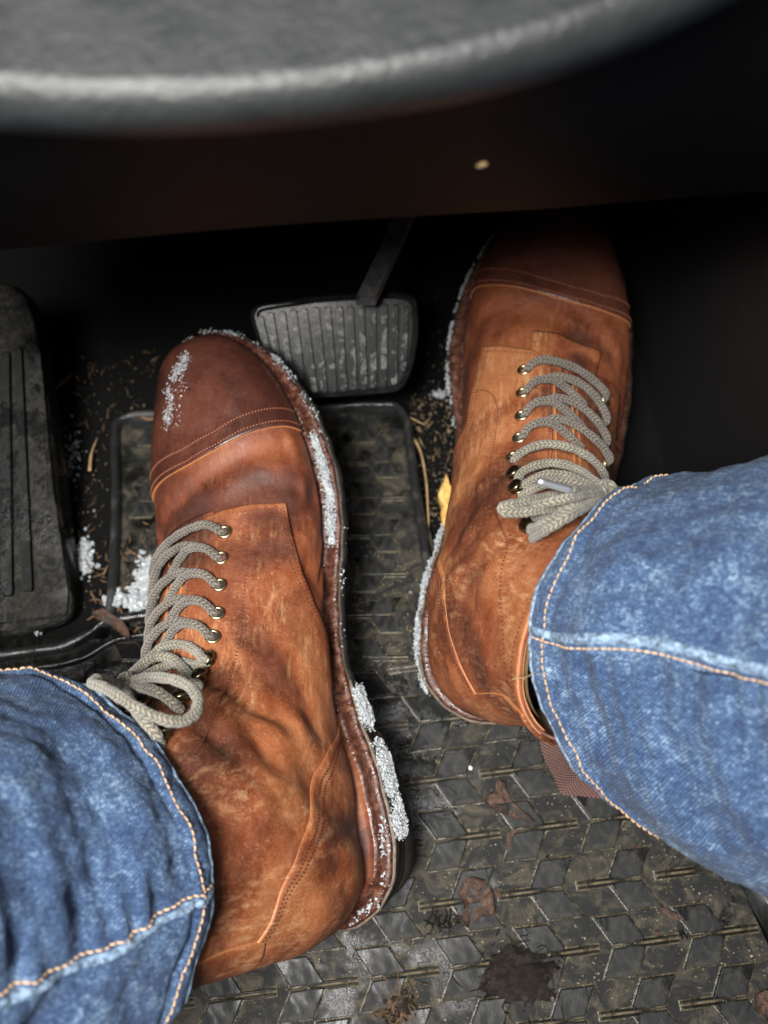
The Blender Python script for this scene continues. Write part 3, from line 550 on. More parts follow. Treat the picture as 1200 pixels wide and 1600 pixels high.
BL,bl=make_boot('L','left boot, scuffed tan leather with dark brown toe cap and one large open lace loop',
 ([-PI,-1.8,-1.1,-.5,0,.4,.7,1.05,1.5,1.9,PI],[4.3,4.5,4.78,4.86,4.97,4.89,4.73,4.61,4.49,4.4,4.3]),fm,fl,.03,.36,
 (np.array([8.75,9.42,9.94,10.59,11.39,12.15,12.91,13.47,13.75]),np.array([2.25,1.74,1.63,1.61,1.69,1.83,2.07,2.42,2.6])),
 eL,eLl,hL,stL,crL,1.3)
# right boot
fmR=([.0,.07,.25,.47,.71,.92],[6.92,6.74,6.58,6.5,6.38,6.26],[.935,1.03,1.14,1.2,1.5,1.81,2.1,2.9],[6.34,6.78,7.3,7.6,7.8,7.9,7.95,8.1])
flR=([.36,.42,.62,.84,1.02],[6.95,6.78,6.66,6.58,6.54],[1.035,1.08,1.2,1.45,1.8,2.2,2.9],[6.65,6.98,7.5,7.7,7.8,7.9,8.1])
eR=[(7.06,.36),(7.56,.37),(8.04,.38),(8.48,.40),(8.9,.46)]; eRl=[(7.04,-.76),(7.52,-.80),(7.96,-.82),(8.3,-.86),(8.7,-.9)]
hR=[(9.86,.48),(10.7,.50),(12.0,.58),(12.95,.64)]
stR=[[7.14,1.06],[7.22,.92],[7.4,.78],[7.6,.71],[7.9,.69],[8.54,.72],[9.06,.75],[10.39,.75],[11.75,.79],[13.03,.89],[13.79,1.14],[14.64,1.49],[15.28,1.83],[15.56,2.15]]
crR=[([[5.9,.75],[5.65,.4],[5.75,.0],[5.95,-.4]],.12,.3),([[5.5,.9],[5.35,.3],[5.5,-.3],[5.9,-.8]],.10,.28),([[6.5,-.1],[6.1,-.25],[5.9,-.6]],.07,.25),
     ([[9.2,1.2],[9.9,1.0],[10.8,1.25]],.12,.35),([[11.4,1.1],[12.4,1.2],[13.3,1.6]],.10,.4),([[9.3,.62],[10.0,.8],[10.6,.7]],.09,.28)]
BR,br_=make_boot('R','right boot, tan leather, toe in the dark under the dashboard, flat bow, brown pull loop',
 ([-PI,-1.8,-1.14,-.51,-.14,.22,.57,.95,1.25,1.8,PI],[4.3,4.5,4.81,5.15,5.22,5.13,4.93,4.73,4.57,4.45,4.3]),fmR,flR,.0,.36,
 (np.array([9.2,9.9,10.47,11.99,12.83,13.47,13.75]),np.array([1.8,1.55,1.48,1.57,1.83,2.2,2.5])),
 eR,eRl,hR,stR,crR,4.1)
pL=rows(BL,eL,eLl); pR=rows(BR,eR[:4],eRl[:4])
kL=BAKE['L']; kR=BAKE['R']
lace_obj('lace',pL,M['lace'],bl); lace_obj('lace',pR,M['lace'],br_)
upL=[kL[k] for k in ('h1a','h1b','h2','h3','tail','loopa')]; upR=[kR[k] for k in ('r5','h1a','h1b','h1c','loopa','loopb','h3','h4','h4b','tail','aglace')]
lace_obj('lace_bow',upL,M['lacel'],bl,.22,'looser paler upper lace with one large open loop')
bowR=lace_obj('lace_bow',upR,M['lacel'],br_,.195,'paler upper lace tied in a flat bow')
lace_obj('knot',[kL['knot']],M['lacel'],bl,.26); lace_obj('knot',[kR['knot']],M['lacel'],br_,.26)
fuzz(upL,bl,M['lacel'],.25); fuzz(upR,br_,M['lacel'],.235); fuzz(pL,bl,M['lace'],LR,10); fuzz(pR,br_,M['lace'],LR,10)
ag=kR['aglet']; V,F,U=tube_geo(smooth_path(ag,8),.155,14); mesh('aglet',V,F,[M['steel']],bowR,True,U)
# pull loop at the back of the right collar
o_=np.array([at_depth(x,y,d) for x,y,d in [(843,1160,40.6),(852,1188,40.9),(866,1215,41.3),(878,1240,41.6),(910,1244,41.3),(948,1248,40.9),(975,1252,40.4)]])
i_=np.array([at_depth(x,y,d) for x,y,d in [(885,1140,40.2),(893,1165,40.5),(905,1190,41.0),(918,1204,41.4),(935,1204,41.2),(955,1206,40.8),(985,1212,40.3)]])
A_=smooth_path(o_,50); C_=smooth_path(i_,50); b=Bag()
uu=np.linspace(0,1,14); G=A_[:,None]*(1-uu)[None,:,None]+C_[:,None]*uu[None,:,None]; nn=np.cross(np.gradient(G,axis=0),np.gradient(G,axis=1)); nn/=np.linalg.norm(nn,axis=-1,keepdims=True)
UV_=np.stack(np.meshgrid(np.linspace(0,4.4,50),np.linspace(0,1.4,14),indexing='ij'),-1)
for k in (1,-1): b.add(G+nn*.06*k,gridf(50,14),UV_)
b.build('pull_loop',[M['web']],br_)
# loose threads at the collar
for pts in ([(820,1062),(812,1058),(800,1062)],[(836,1050),(822,1058),(806,1060)]):
    V,F,U=tube_geo(smooth_path([at_depth(x,y,39.3) for x,y in pts],12),.018,5); mesh('loose_thread',V,F,[M['straw']],br_)
# ---------------------------------------------------------------- snow on the boots
def welt_snow(B,label,y0,y1,o0,o1,h0,h1,n,rad,side=1,name='snow',core=False):
    X,Nn,z,u=outline(1400); k=np.where((X[:,1]>y0)&(X[:,1]<y1)&(X[:,0]*side>0))[0]
    t=(X[k,1]-y0)/(y1-y0); dens=(np.sin(PI*np.clip(t*1.0+.0,0,1))**.4)*np.clip(.55+.6*np.sin(X[k,1]*2.1+side)+.4*np.sin(X[k,1]*5.3),.05,None); dens/=dens.sum()
    i=RNG.choice(k,n,p=dens); o=o0+(o1-o0)*RNG.beta(1.6,1.6,n); h=h0+(h1-h0)*RNG.rand(n)**1.3
    P=np.stack([X[i,0]+Nn[i,0]*o,X[i,1]+Nn[i,1]*o,z[i]+h],-1)+RNG.normal(0,.04,(n,3))
    R=rad*RNG.uniform(.45,1.5,n)**1.3
    if core:
        kk=np.where((X[:,1]>y0+.1)&(X[:,1]<y1-.1)&(X[:,0]*side>0))[0]; m_=26; tt=np.linspace(0,1,len(kk)); a_=np.linspace(0,PI,m_)
        wob=np.clip(.35+.65*np.sin(PI*tt)**.5+.35*np.sin(X[kk,1]*2.3)+.25*np.sin(X[kk,1]*5.9+1),.12,1.25)[:,None]
        oc=(o0+o1)/2; hw_=(o1-o0)*.42*wob; hh_=(h1-h0)*.62*wob
        O_=oc+.05*np.sin(X[kk,1]*3.)[:,None]+np.cos(a_)[None]*hw_; H_=h0+np.sin(a_)[None]*hh_
        V_=np.stack([X[kk,0][:,None]+Nn[kk,0][:,None]*O_,X[kk,1][:,None]+Nn[kk,1][:,None]*O_,z[kk][:,None]+H_],-1); V_=V_+(.06*NC(V_*2.2)+.035*NC(V_*5.1)+.02*NC(V_*11.))[...,None]*np.array([.5,.3,.9])
        W_=B.w(V_.reshape(-1,3)); o_c=mesh('snow_crust',W_,gridf(len(kk),m_),[M['snow']],None,True,loc=W_.mean(0)); tag(o_c,'solid '+label,'snow',None,'stuff')
    return grains(name,B.w(P),R,M['snow'],None,RNG.uniform(.7,1.3,(n,3)),label=label,cat='snow',loc=B.w(P).mean(0))
welt_snow(BL,'long white strip of snow packed between welt and upper of the left boot',16.9,23.2,-.66,-.22,.2,.48,1700,.045,core=True)
welt_snow(BL,'thin crust of ice grains round the toe welt of the left boot',22.,31.,-.15,.18,-.1,.22,330,.04)
welt_snow(BL,'thin crust of ice grains round the toe welt of the left boot',29.3,31.,-.3,.1,.1,.3,170,.04,-1)
welt_snow(BL,'upper lump of snow caked on the side of the left boot heel',7.7,10.3,.0,.42,-.65,.0,1500,.045,core=True)
welt_snow(BL,'larger lower lump of snow caked on the left boot heel',3.0,7.5,.0,.50,-.75,-.05,2600,.045,core=True)
welt_snow(BL,'few wet ice grains scattered on the rear welt of the left boot',-.1,4.6,-.5,.05,.2,.36,100,.06)
welt_snow(BL,'ice grains on the waist edge of the left boot sole',12,18,-.0,.2,-.4,.1,30,.045)
welt_snow(BR,'thin line of frost along the inner edge of the right boot sole',15.5,31,.0,.14,-.25,.1,1500,.036)
welt_snow(BR,'snow crust along the inner heel edge of the right boot',.8,9.6,.02,.30,-.4,.1,1300,.04,core=True)
welt_snow(BR,'snow grains in the heel welt of the right boot',3.2,6.6,-.6,-.25,.2,.38,110,.055)
# melting snow on the left toe cap
def cap_snow(label,px,n,rad,spread,m='snow',nm='snow',ct='snow'):
    P=[];pp=smooth_path(np.array(px,float),60)
    S,T=np.meshgrid(np.linspace(1,5,160),np.linspace(-1.9,1.2,260),indexing='ij'); W=BL.pt(S,T,.13).reshape(-1,3); d=W-CAM; D=d@FW; q=np.stack([600+FPX*(d@RR)/D,800-FPX*(d@UP)/D],-1)
    for _ in range(n):
        c=pp[RNG.randint(60)]+RNG.normal(0,spread,2); j=np.where(np.hypot(*(q-c).T)<4)[0]
        if len(j): j=j[D[j].argmin()]; P.append(W[j]+RNG.normal(0,.03,3))
    P=np.array(P); grains(nm,P,rad*RNG.uniform(.5,1.5,len(P)),M[m],None,None,None if m=='snow' else True,label=label,cat=ct,loc=P.mean(0))
cap_snow('upper patch of melting snow on the left boot toe cap',[(290,553),(283,566),(272,582),(268,592)],330,.038,4.6)
cap_snow('narrow lower patch of melting snow on the left boot toe cap',[(259,606),(264,625),(260,645),(259,658)],230,.038,3.6)
cap_snow('tiny wet ice grains at the outer side of the left boot toe cap',[(287,590),(270,625),(268,655),(255,670)],50,.04,6)
cap_snow('dark water drops round the melting snow on the left boot toe cap',[(288,575),(286,600),(272,640),(262,672)],90,.045,7,'water','water_drops','water')
cap_snow('tiny water drops on the left boot toe cap beside the welt',[(300,590),(262,690),(250,730)],40,.035,9,'water','water_drops','water')
# ---------------------------------------------------------------- floor: carpet
xs=np.r_[np.linspace(-60,60,180)]; ys=np.r_[np.linspace(-25,42,110),np.linspace(43,75,40)]
X,Y=np.meshgrid(xs,ys,indexing='ij'); Z=floor_z(Y)-.75-np.clip(8-Y,0,8)*.08
Z=np.where(Y>42,Z+(Y-42)**1.25*.9,Z); P=np.stack([X,Y,Z],-1); P[...,2]+=.12*NA(P)+.06*NC(P)
P[...,2]+=.0
o=mesh('carpet_floor',P,gridf(*X.shape),[M['carpet']]); tag(o,'black car floor carpet strewn with dry debris','carpet',None,'structure')
# ---------------------------------------------------------------- mat
mat=thing('floor_mat',(0,5,-1.2),'wet dusty black rubber floor mat with raised arrow-shaped treads under the boots','floor mat')
def quadgrid(n,m,c):  # corners: bl, br, tr, tl in xy
    u,v=np.meshgrid(np.linspace(0,1,n),np.linspace(0,1,m),indexing='ij'); c=np.array(c,float)
    return (c[0]*((1-u)*(1-v))[...,None]+c[1]*(u*(1-v))[...,None]+c[2]*(u*v)[...,None]+c[3]*((1-u)*v)[...,None])
def mat_z(P): return floor_z(P[:,1])
TL=on_floor(178,655)[:2]; TRc=on_floor(628,633)[:2]; RB=on_floor(676,885)[:2]; LBp=on_floor(172,935)[:2]
g=quadgrid(220,220,[(-27,-14),(23.5,-14),(13.,13.8),(-23,13.8)]); p=g.reshape(-1,2)
z=floor_z(p[:,1])+.035*NA(np.c_[p,p[:,0]*0])+.015*NB(np.c_[p,p[:,0]*0])
mesh('main_panel',np.c_[p,z],gridf(220,220),[M['mat']],mat)
g=quadgrid(150,150,[(LBp[0]+.3,13.6),(RB[0]+1.3,13.6),(TRc[0]-.2,TRc[1]-.3),(TL[0]+.2,TL[1]-.3)]); p=g.reshape(-1,2)
z=floor_z(p[:,1])+.02*NA(np.c_[p,p[:,0]*0])+.01; mesh('toe_panel',np.c_[p,z],gridf(150,150),[M['mat']],mat)
def ridge(name,px,wd,ht,m,parent,n=160,floor=True,pts=None):
    P=np.array([on_floor(*q) for q in px]) if pts is None else np.array(pts,float)
    P=smooth_path(P,n); P[:,2]=floor_z(P[:,1]) if floor else P[:,2]
    T=np.gradient(P,axis=0)[:,:2]; T/=np.linalg.norm(T,axis=1,keepdims=True); Nn=np.stack([-T[:,1],T[:,0]],-1)
    pr=[(-.62,-.7),(-.5,.0),(-.42,.55),(-.3,.88),(-.1,1.),(.12,.98),(.32,.85),(.43,.5),(.5,.0),(.62,-.7)]
    V=np.stack([np.concatenate([P[:,:2]+Nn*(a*wd),(P[:,2]+h*ht+.02*np.sin(np.arange(n)*.3))[:,None]],1) for a,h in pr],1)
    return mesh(name,V.reshape(-1,3),gridf(n,len(pr)),[m],parent)
ridge('rim',[(170,985),(178,920),(182,840),(183,760),(182,690),(186,664),(205,656),(260,652),(330,650)],.62,.75,M['rim'],mat,200)
ridge('rim',[(430,645),(520,641),(590,638),(618,640),(632,655),(640,700),(650,770),(664,860),(680,960),(690,1030)],.62,.75,M['rim'],mat,220)
ridge('lip',[(-60,1035),(30,1022),(105,1010),(140,992),(168,972),(195,968),(245,962)],.7,.6,M['lip'],mat,120)
ridge('lip',[(-60,1062),(40,1048),(130,1030),(180,1003),(250,990)],.35,.4,M['lip'],mat,120)
rp=[(10.3,13.8),(12.6,7.5),(15.2,3.5),(18.3,1.2),(20.2,-2.5),(22,-9)]
ridge('rim',None,.9,.9,M['rim'],mat,160,pts=[(x,y,0) for x,y in rp])
# treads: one arrow = two slanted blocks and a split stem
def block_mesh(c4,h,sk,name='tread_block'):
    c=np.array(c4,float); cen=c.mean(0); n=len(c)
    def grow(d): 
        out=[]
        for i in range(n):
            a=c[i]-c[i-1]; b=c[(i+1)%n]-c[i]; na=np.array([a[1],-a[0]])/np.linalg.norm(a); nb=np.array([b[1],-b[0]])/np.linalg.norm(b)
            m_=na+nb; m_/=max((m_@m_)*.5,.25); out.append(c[i]+m_*d)
        return np.array(out)
    area_=sum(c[i][0]*c[(i+1)%n][1]-c[(i+1)%n][0]*c[i][1] for i in range(n)); sg=1 if area_>0 else -1
    L=[(grow(sg*sk),-.06),(grow(sg*sk*.8),.045),(grow(sg*sk*.12),.06),(grow(-sg*.02),h*.94),(grow(-sg*.06),h)]
    V=np.concatenate([np.c_[a,np.full(n,z_)] for a,z_ in L]); F=gridf(len(L),n,cv=True).tolist()+[[4*n+i for i in range(n)]]
    mi=[0]*n+[0]*n+[1]*(len(F)-2*n)
    me=bpy.data.meshes.new(name); me.from_pydata((V*CM).tolist(),[],F); me.materials.append(M['skirt']); me.materials.append(M['tread']); me.polygons.foreach_set('material_index',mi); me.update(); return me
def arrow_meshes(k,h):
    w,hh,sk,g=1.55*k,1.22*k,.68*k,.10*k; s=.095*k
    up=block_mesh([(0,g),(w,g),(w-sk,g+hh),(-sk,g+hh)],h,s); dn=block_mesh([(0,-g),(-sk,-g-hh),(w-sk,-g-hh),(w,-g)],h,s)
    st=[block_mesh([(w*.35+0,a),(w+1.5*k,a),(w+1.5*k,a+.12*k),(w*.35,a+.12*k)],h*.8,s*.7,'tread_rib') for a in (.05*k,-.18*k)]
    return up,dn,st
am=arrow_meshes(1.06,.22); an_=arrow_meshes(.78,.16)
cnt=[0,0]
def inst(name,me,x,y,ang,flip,parent):
    o=bpy.data.objects.new(name,me); COL.objects.link(o); o.parent=parent
    z=float(floor_z(y))+.02; sl=math.atan2(float(floor_z(y+.5)-floor_z(y-.5)),1.)
    o.location=Vector((x,y-5,z+1.2))*CM
    R=Matrix.Rotation(sl,4,'X')@Matrix.Rotation(ang,4,'Z'); o.matrix_local=Matrix.Translation(o.location)@R@Matrix.Diagonal((-1 if flip else 1,1,1,1))
def visible(x,y):
    d=np.array([x,y,float(floor_z(y))])-CAM; D=d@FW; px=600+FPX*d[0]/D; py=800-FPX*(d@UP)/D; return -60<px<1260 and -60<py<1680
def lay(meshes,x0,y0,dx,dy,ang,inside,k):
    ca,sa=math.cos(ang),math.sin(ang)
    for j in range(-14,15):
        for i in range(-14,15):
            u=i*dx+(j%2)*dx*.5; v=j*dy; x=x0+u*ca-v*sa; y=y0+u*sa+v*ca; f=(j%2==1)
            def put(nm,me,ox,oy):
                ox=-ox if f else ox; X_=x+ox*ca-oy*sa; Y_=y+ox*sa+oy*ca
                if inside(X_,Y_) and visible(X_,Y_): inst(nm,me,x,y,ang,f,mat); cnt[0 if 'block' in nm else 1]+=1
            put('tread_block',meshes[0],.5*k,.6*k); put('tread_block',meshes[1],.5*k,-.6*k)
            for s_ in meshes[2]: put('tread_rib',s_,2.2*k,0)
def in_main(x,y): 
    xr=np.interp(y,[-9,-2.5,1.2,3.5,7.5,13.8],[21.2,19.4,17.5,14.4,11.8,9.5])-1.0
    return y<12.3 and x>-16.5 and x<xr and not (x<-4 and y>11)
def in_toe(x,y):
    if not(12.6<y<TL[1]-1.0): return False
    xr=np.interp(y,[13,RB[1],TRc[1]],[3.0,RB[0],TRc[0]])-1.2; return LBp[0]+1.0<x<xr
lay(am,11.2,-1.6,3.95,2.98,math.radians(7),in_main,1.)
lay(an_,-1.2,17.6,3.2,2.45,math.radians(1),in_toe,.8)
# ---------------------------------------------------------------- footrest at the left
fr=thing('footrest',(-20,22,-3),'dusty ribbed rubber footrest pad at the left of the footwell','footrest')
o3=on_floor(60,900,1.6); npl=np.array([0,-.24,.97])
def fp(x,y,h=0.): return on_plane(x,y,np.array(o3)+npl*h,npl)
def slab(name,px,h0,h1,m,parent,bev=.2,inset=None):
    P=[np.array(fp(x,y,h1)) for x,y in px]; c=np.mean(P,0); V=[];n=len(P)
    for k,(s_,h_) in enumerate([(0,h0-h1),(0,-bev),(-bev*.35,-bev*.3),(-bev,0)]):
        for q in P:
            d=q-c; V.append(c+d*(1+s_/np.linalg.norm(d))+npl*h_)
    F=gridf(4,n,cv=True).tolist()+[[3*n+i for i in range(n)]]; return mesh(name,V,F,[m],parent,False)
def rc(px,r=6,k=5):
    out=[];n=len(px)
    for i in range(n):
        a,b,c=[np.array(px[j%n],float) for j in (i-1,i,i+1)]; d1=(a-b)/np.linalg.norm(a-b); d2=(c-b)/np.linalg.norm(c-b); rr=min(r,.45*np.linalg.norm(a-b),.45*np.linalg.norm(c-b))
        for t in np.linspace(0,1,k): out.append(tuple((b+d1*rr)*(1-t)**2+2*b*t*(1-t)+(b+d2*rr)*t*t))
    return out
slab('base_pad',rc([(-60,430),(38,446),(58,520),(84,700),(100,850),(118,965),(60,990),(-80,1004)],26),-2.2,0,M['foot'],fr,.35)
slab('raised_border',rc([(52,530),(62,545),(84,760),(108,930),(104,962),(60,968),(-80,985),(-80,955),(54,936),(80,925),(82,900),(60,720),(38,530)],9),-.1,.22,M['foot'],fr,.12)
for top,bot,wd in [((27,540),(42,925),13),((8,548),(10,932),14),((-10,556),(-22,934),14)]:
    w0,w1=wd*.42,wd*.62; slab('rib',rc([(top[0]-w0,top[1]),(top[0]+w0,top[1]),(bot[0]+w1,bot[1]),(bot[0]-w1,bot[1])],7),-.05,.42,M['footr'],fr,.10)
# ---------------------------------------------------------------- brake pedal
bp=thing('brake_pedal',(-3,29,3),'brake pedal with a dusty ribbed black rubber pad on a dark steel arm','pedal')
npl=np.array([0,-.52,.854]); o3=np.array([-3,29.3,3.3])
def fp(x,y,h=0.): return on_plane(x,y,o3+npl*h,npl)
slab('rubber_pad',rc([(386,478),(500,461),(612,455),(652,460),(655,520),(646,575),(630,612),(560,619),(476,625),(440,600),(404,545)],24,7),-1.1,0,M['pad'],bp,.28)
zt=[(160,255),(220,240),(283,230),(345,222),(405,216),(470,211),(535,208),(600,205),(660,202),(722,195),(787,188),(850,190),(910,195),(970,203)]
zb=[(225,560),(285,680),(345,688),(405,690),(465,688),(520,688),(573,685),(628,682),(683,672),(738,668),(790,660),(845,652),(903,640),(953,565)]
ribm=None
for (tx,ty),(bx,by) in zip(zt,zb):
    a=np.array([tx/3.53+360,ty/3.53+420]); b_=np.array([bx/3.53+360,by/3.53+420]); d=(b_-a)/np.linalg.norm(b_-a); nq=np.array([-d[1],d[0]]); w_=4.6
    arc=lambda c,s0: [tuple(c+w_*(math.cos(x)*nq*s0+math.sin(x)*(-d)*s0)) for x in np.linspace(0,PI,7)]
    slab('rib',arc(a+d*w_,1)+arc(b_-d*w_,-1),-.05,.34,M['padr'],bp,.05)
# raised frame lip round the pad
ed=rc([(396,486),(500,470),(612,464),(644,468),(647,520),(638,572),(622,604),(560,610),(480,616)],20,7)
P=np.array([fp(x,y,.03) for x,y in ed]); V,F,U=tube_geo(smooth_path(P,160),.09,8); mesh('pad_lip',V,F,[M['pad']],bp)
b=Bag()
p0=at_depth(572,470,57.5); p1=at_depth(628,348,59.); p2=at_depth(668,250,58.)
P=smooth_path([p0,p1,p2],30); T,N_,B_=frames(P); hw=.5;ht_=.25
V=[];
for i in range(30):
    for a,c in ((-1,-1),(1,-1),(1,1),(-1,1)): V.append(P[i]+np.array([1,0,0])*a*hw+np.array([0,.6,.8])*c*ht_)
b.add(V,gridf(30,4,cv=True).tolist()); b.build('arm',[M['metal']],bp,smooth=False)
# ---------------------------------------------------------------- accelerator pedal, black, under the right toe
# ---------------------------------------------------------------- dashboard
da=thing('dashboard',(0,20,30),'dark plastic dashboard underside with a grey rounded edge above the pedals','dashboard')
lp=[(-420,104),(-200,149),(0,176),(130,186),(250,187),(380,182),(500,170),(620,152),(730,130),(850,96),(950,60),(1050,14),(1160,-51),(1300,-156),(1480,-306)]
lw=[(-420,430),(-200,410),(0,391),(150,377),(300,363),(450,351),(600,341),(735,333),(870,325),(1000,314),(1100,306),(1200,298),(1300,290),(1400,280),(1500,270)]
LPp=np.array([at_depth(x,y,22.5) for x,y in lp]); LWp=np.array([at_depth(x,y,37.) for x,y in lw])
LPp=smooth_path(LPp,150); LWp=smooth_path(LWp,150)
rows_=[]; r=1.15
for k in range(22): # top surface
    t=(22-k)/22.; rows_.append(LPp+np.array([0,1.0,.16])*(r*.5+t*t*26)+np.array([0,0,.45]))
dn=(LWp-LPp); dl=np.linalg.norm(dn,axis=1,keepdims=True); dn/=dl
for a in np.linspace(0,1,14): # rounded lip
    c=LPp+np.array([0,.97,.2])*r*.9
    q0=c+np.array([0,-.1,.55]); q1=LPp+np.array([0,0,-.05]); q2=LPp+dn*r*1.3
    rows_.append((1-a)**2*(LPp+np.array([0,1.,.16])*(r*.5)+np.array([0,0,.45]))+2*a*(1-a)*(LPp+np.array([0,-.35,.1]))+a*a*q2)
for t in np.linspace(.12,1,26)[1:]:
    q=LPp+dn*(r*1.3+(dl-r*1.3)*t); bow=np.array([0,-.9,-.25])*(.8*math.sin(PI*t)); rows_.append(q+bow*.4)
G=np.array(rows_); n_,m_=G.shape[:2]; F=gridf(n_,m_); 
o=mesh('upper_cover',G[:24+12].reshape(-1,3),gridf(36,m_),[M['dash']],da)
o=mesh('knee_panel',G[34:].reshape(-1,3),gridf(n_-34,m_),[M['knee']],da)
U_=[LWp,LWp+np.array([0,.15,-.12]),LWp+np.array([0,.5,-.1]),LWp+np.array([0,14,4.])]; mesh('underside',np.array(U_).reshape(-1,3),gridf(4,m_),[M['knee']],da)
# pale chip stuck on the panel
gq=G[34:].reshape(-1,3)-CAM; gd=gq@FW; gp=np.stack([600+FPX*(gq@RR)/gd,800-FPX*(gq@UP)/gd],-1); c=gq[np.hypot(*(gp-[755,251]).T).argmin()]+CAM+np.array([0,-.12,.02]); V=ICO*np.array([.19,.07,.085]); a=.45; V=np.stack([V[:,0]*math.cos(a)-V[:,2]*math.sin(a),V[:,1],V[:,0]*math.sin(a)+V[:,2]*math.cos(a)],-1)+c
o=mesh('wood_chip',V,ICF,[M['straw']],loc=c); tag(o,'small pale chip stuck to the dark dashboard panel above the pedals','chip')
# ---------------------------------------------------------------- centre console
cy=np.linspace(-25,60,60); cz=np.linspace(-12,34,30); Yg,Zg=np.meshgrid(cy,cz,indexing='ij'); Xg=16.2+.10*np.clip(Zg,0,40)+.06*np.clip(Yg-18,-30,0)*-1+.8*np.sin(Yg*.09)
Pg=np.stack([Xg,Yg,Zg],-1); k=Yg[:,0]>13
o=mesh('centre_console',Pg[k].reshape(-1,3),gridf(int(k.sum()),30),[M['console']],loc=(17,25,0)); tag(o,'smooth black side of the centre console to the right of the right boot','console')
# ---------------------------------------------------------------- jeans
je=thing('jeans',(0,-6,25),'faded blue denim jeans with orange-tan stitching worn over the boot tops','jeans')
def leg(key,axis,up,label,gfun,seam_px,inseam_idx,puck,reach=42):
    J=BAKE[key]; C=np.array(J['C']); H=np.array(J['h']); Hm=2*C-H
    # near half from the traced rim, far half mirrored through the centre
    ring=np.concatenate([H,Hm[1:-1]]) if np.linalg.norm(H[-1]-Hm[0])<3 else np.concatenate([H,Hm])
    nrm=np.linalg.svd(ring-C)[2][2]; a=np.array(axis,float); a/=np.linalg.norm(a)
    if nrm@a<0:nrm=-nrm
    e1=np.cross([0,1,0],nrm); e1/=np.linalg.norm(e1); e2=np.cross(nrm,e1)
    an=np.arctan2((ring-C)@e2,(ring-C)@e1); od=np.argsort(an); an=an[od]; ring=ring[od]
    A3=np.r_[an-2*PI,an,an+2*PI]; R3=np.concatenate([ring]*3)
    NU=420; al=np.linspace(-PI,PI,NU+1); RG=crom(A3,R3,al); 
    # light smoothing
    for _ in range(6): RG[:-1]=(np.roll(RG[:-1],1,0)+RG[:-1]*2+np.roll(RG[:-1],-1,0))/4
    RG[-1]=RG[0]
    NV=150; d=np.linspace(0,1,NV)**1.5*reach
    circ=np.r_[0,np.cumsum(np.linalg.norm(np.diff(RG,axis=0),axis=1))]
    g=gfun(d); cen=C[None]+a[None]*d[:,None]+np.array(up)[None]*(d[:,None]**2)*.01
    P=cen[:,None]+(RG-C)[None]*g[:,None,None]
    Nn=(RG-C)-((RG-C)@a)[:,None]*a; Nn/=np.linalg.norm(Nn,axis=1,keepdims=True)
    A,Dd=np.broadcast_arrays(al[None],d[:,None])
    s_al=al[inseam_idx] if isinstance(inseam_idx,int) else inseam_idx
    dist=((A-s_al+PI)%(2*PI)-PI)
    Px=P/1.; disp=.16*NA(Px*1.1)+.05*NB(Px)*1.0
    disp=disp+.16*np.exp(-(Dd/.9)**2)*np.sin(A*9+2*np.sin(A*3))*.22     # rolled, roping hem
    disp=disp-.16*np.exp(-((Dd-1.35)/.16)**2)+.10*np.exp(-((Dd-.62)/.5)**2)  # hem step
    disp=disp+puck*np.exp(-(np.abs(dist)/.42))*np.sin(Dd*5.6+1.2*np.sin(Dd*1.3))*.38*(dist*up[2]*0+1)*(dist>0 if key=='JR' else dist>0)*2.2*np.clip(Dd/1.5,0,1)
    disp=disp+.30*np.sin(Dd*.75+A*1.6+.8*np.sin(A*2))*np.clip(Dd/3,0,1)*.6
    fo=np.sin(Dd*1.9+A*2.3+1.5*np.sin(A*3.1)+.8*np.sin(Dd*.7)); disp=disp+.16*np.sign(fo)*np.abs(fo)**.9*np.clip((Dd-1.2)/2,0,1)*(.5+.5*np.sin(A*2.+1))
    P=P+Nn[None]*disp[...,None]
    leg_=mesh('trouser_leg',P.reshape(-1,3),gridf(NV,NU+1),[M['denim']],je,True,np.stack([np.broadcast_to(circ[None],A.shape),Dd],-1)); leg_['label']=label
    # turned-in edge and inner face
    E=np.array([P[0],P[0]-a*.10-Nn*.06,P[0]-a*.10-Nn*.18,P[0]-Nn*.26]+[P[k]-Nn*.30 for k in range(1,40,3)]); mesh('hem_fold',E.reshape(-1,3),gridf(len(E),NU+1),[M['denimin']],leg_,True,np.stack([np.broadcast_to(circ[None],E.shape[:2]),np.zeros(E.shape[:2])],-1))
    mesh('hem_edge',np.array(tube_geo(P[0]-Nn*.1,.13,8,False)[0]),tube_geo(P[0],.13,8,False)[1],[M['seamd']],leg_)
    # hem stitches
    b=Bag()
    def S(alv,dv,off):
        i=np.interp(alv,al,np.arange(NU+1)); j=np.interp(dv,d,np.arange(NV)); i0=np.clip(i.astype(int),0,NU-1); j0=np.clip(j.astype(int),0,NV-2); fi=(i-i0)[:,None]; fj=(j-j0)[:,None]
        X=P[j0,i0]*(1-fi)*(1-fj)+P[j0,i0+1]*fi*(1-fj)+P[j0+1,i0]*(1-fi)*fj+P[j0+1,i0+1]*fi*fj; return X+(Nn[i0])*np.asarray(off)[...,None]
    def sew(alv,dv,pitch,r_):
        X=S(alv,dv,np.zeros(len(alv))); l=np.r_[0,np.cumsum(np.linalg.norm(np.diff(X,axis=0),axis=1))]; n=int(l[-1]/pitch)
        for k in range(n):
            u=np.linspace(k+.04,k+.90,5)*pitch; aa=np.interp(u,l,alv); dd=np.interp(u,l,dv)
            Y=S(aa,dd,np.array([-.04,.03,.04,.03,-.04])); V,F,U=tube_geo(Y,[r_*.7,r_,r_*1.05,r_,r_*.7],6); b.add(V,F)
    alv=np.linspace(-PI,PI,1400); sew(alv,.98+.07*np.sin(alv*7)+.04*np.sin(alv*19),.27,.038)
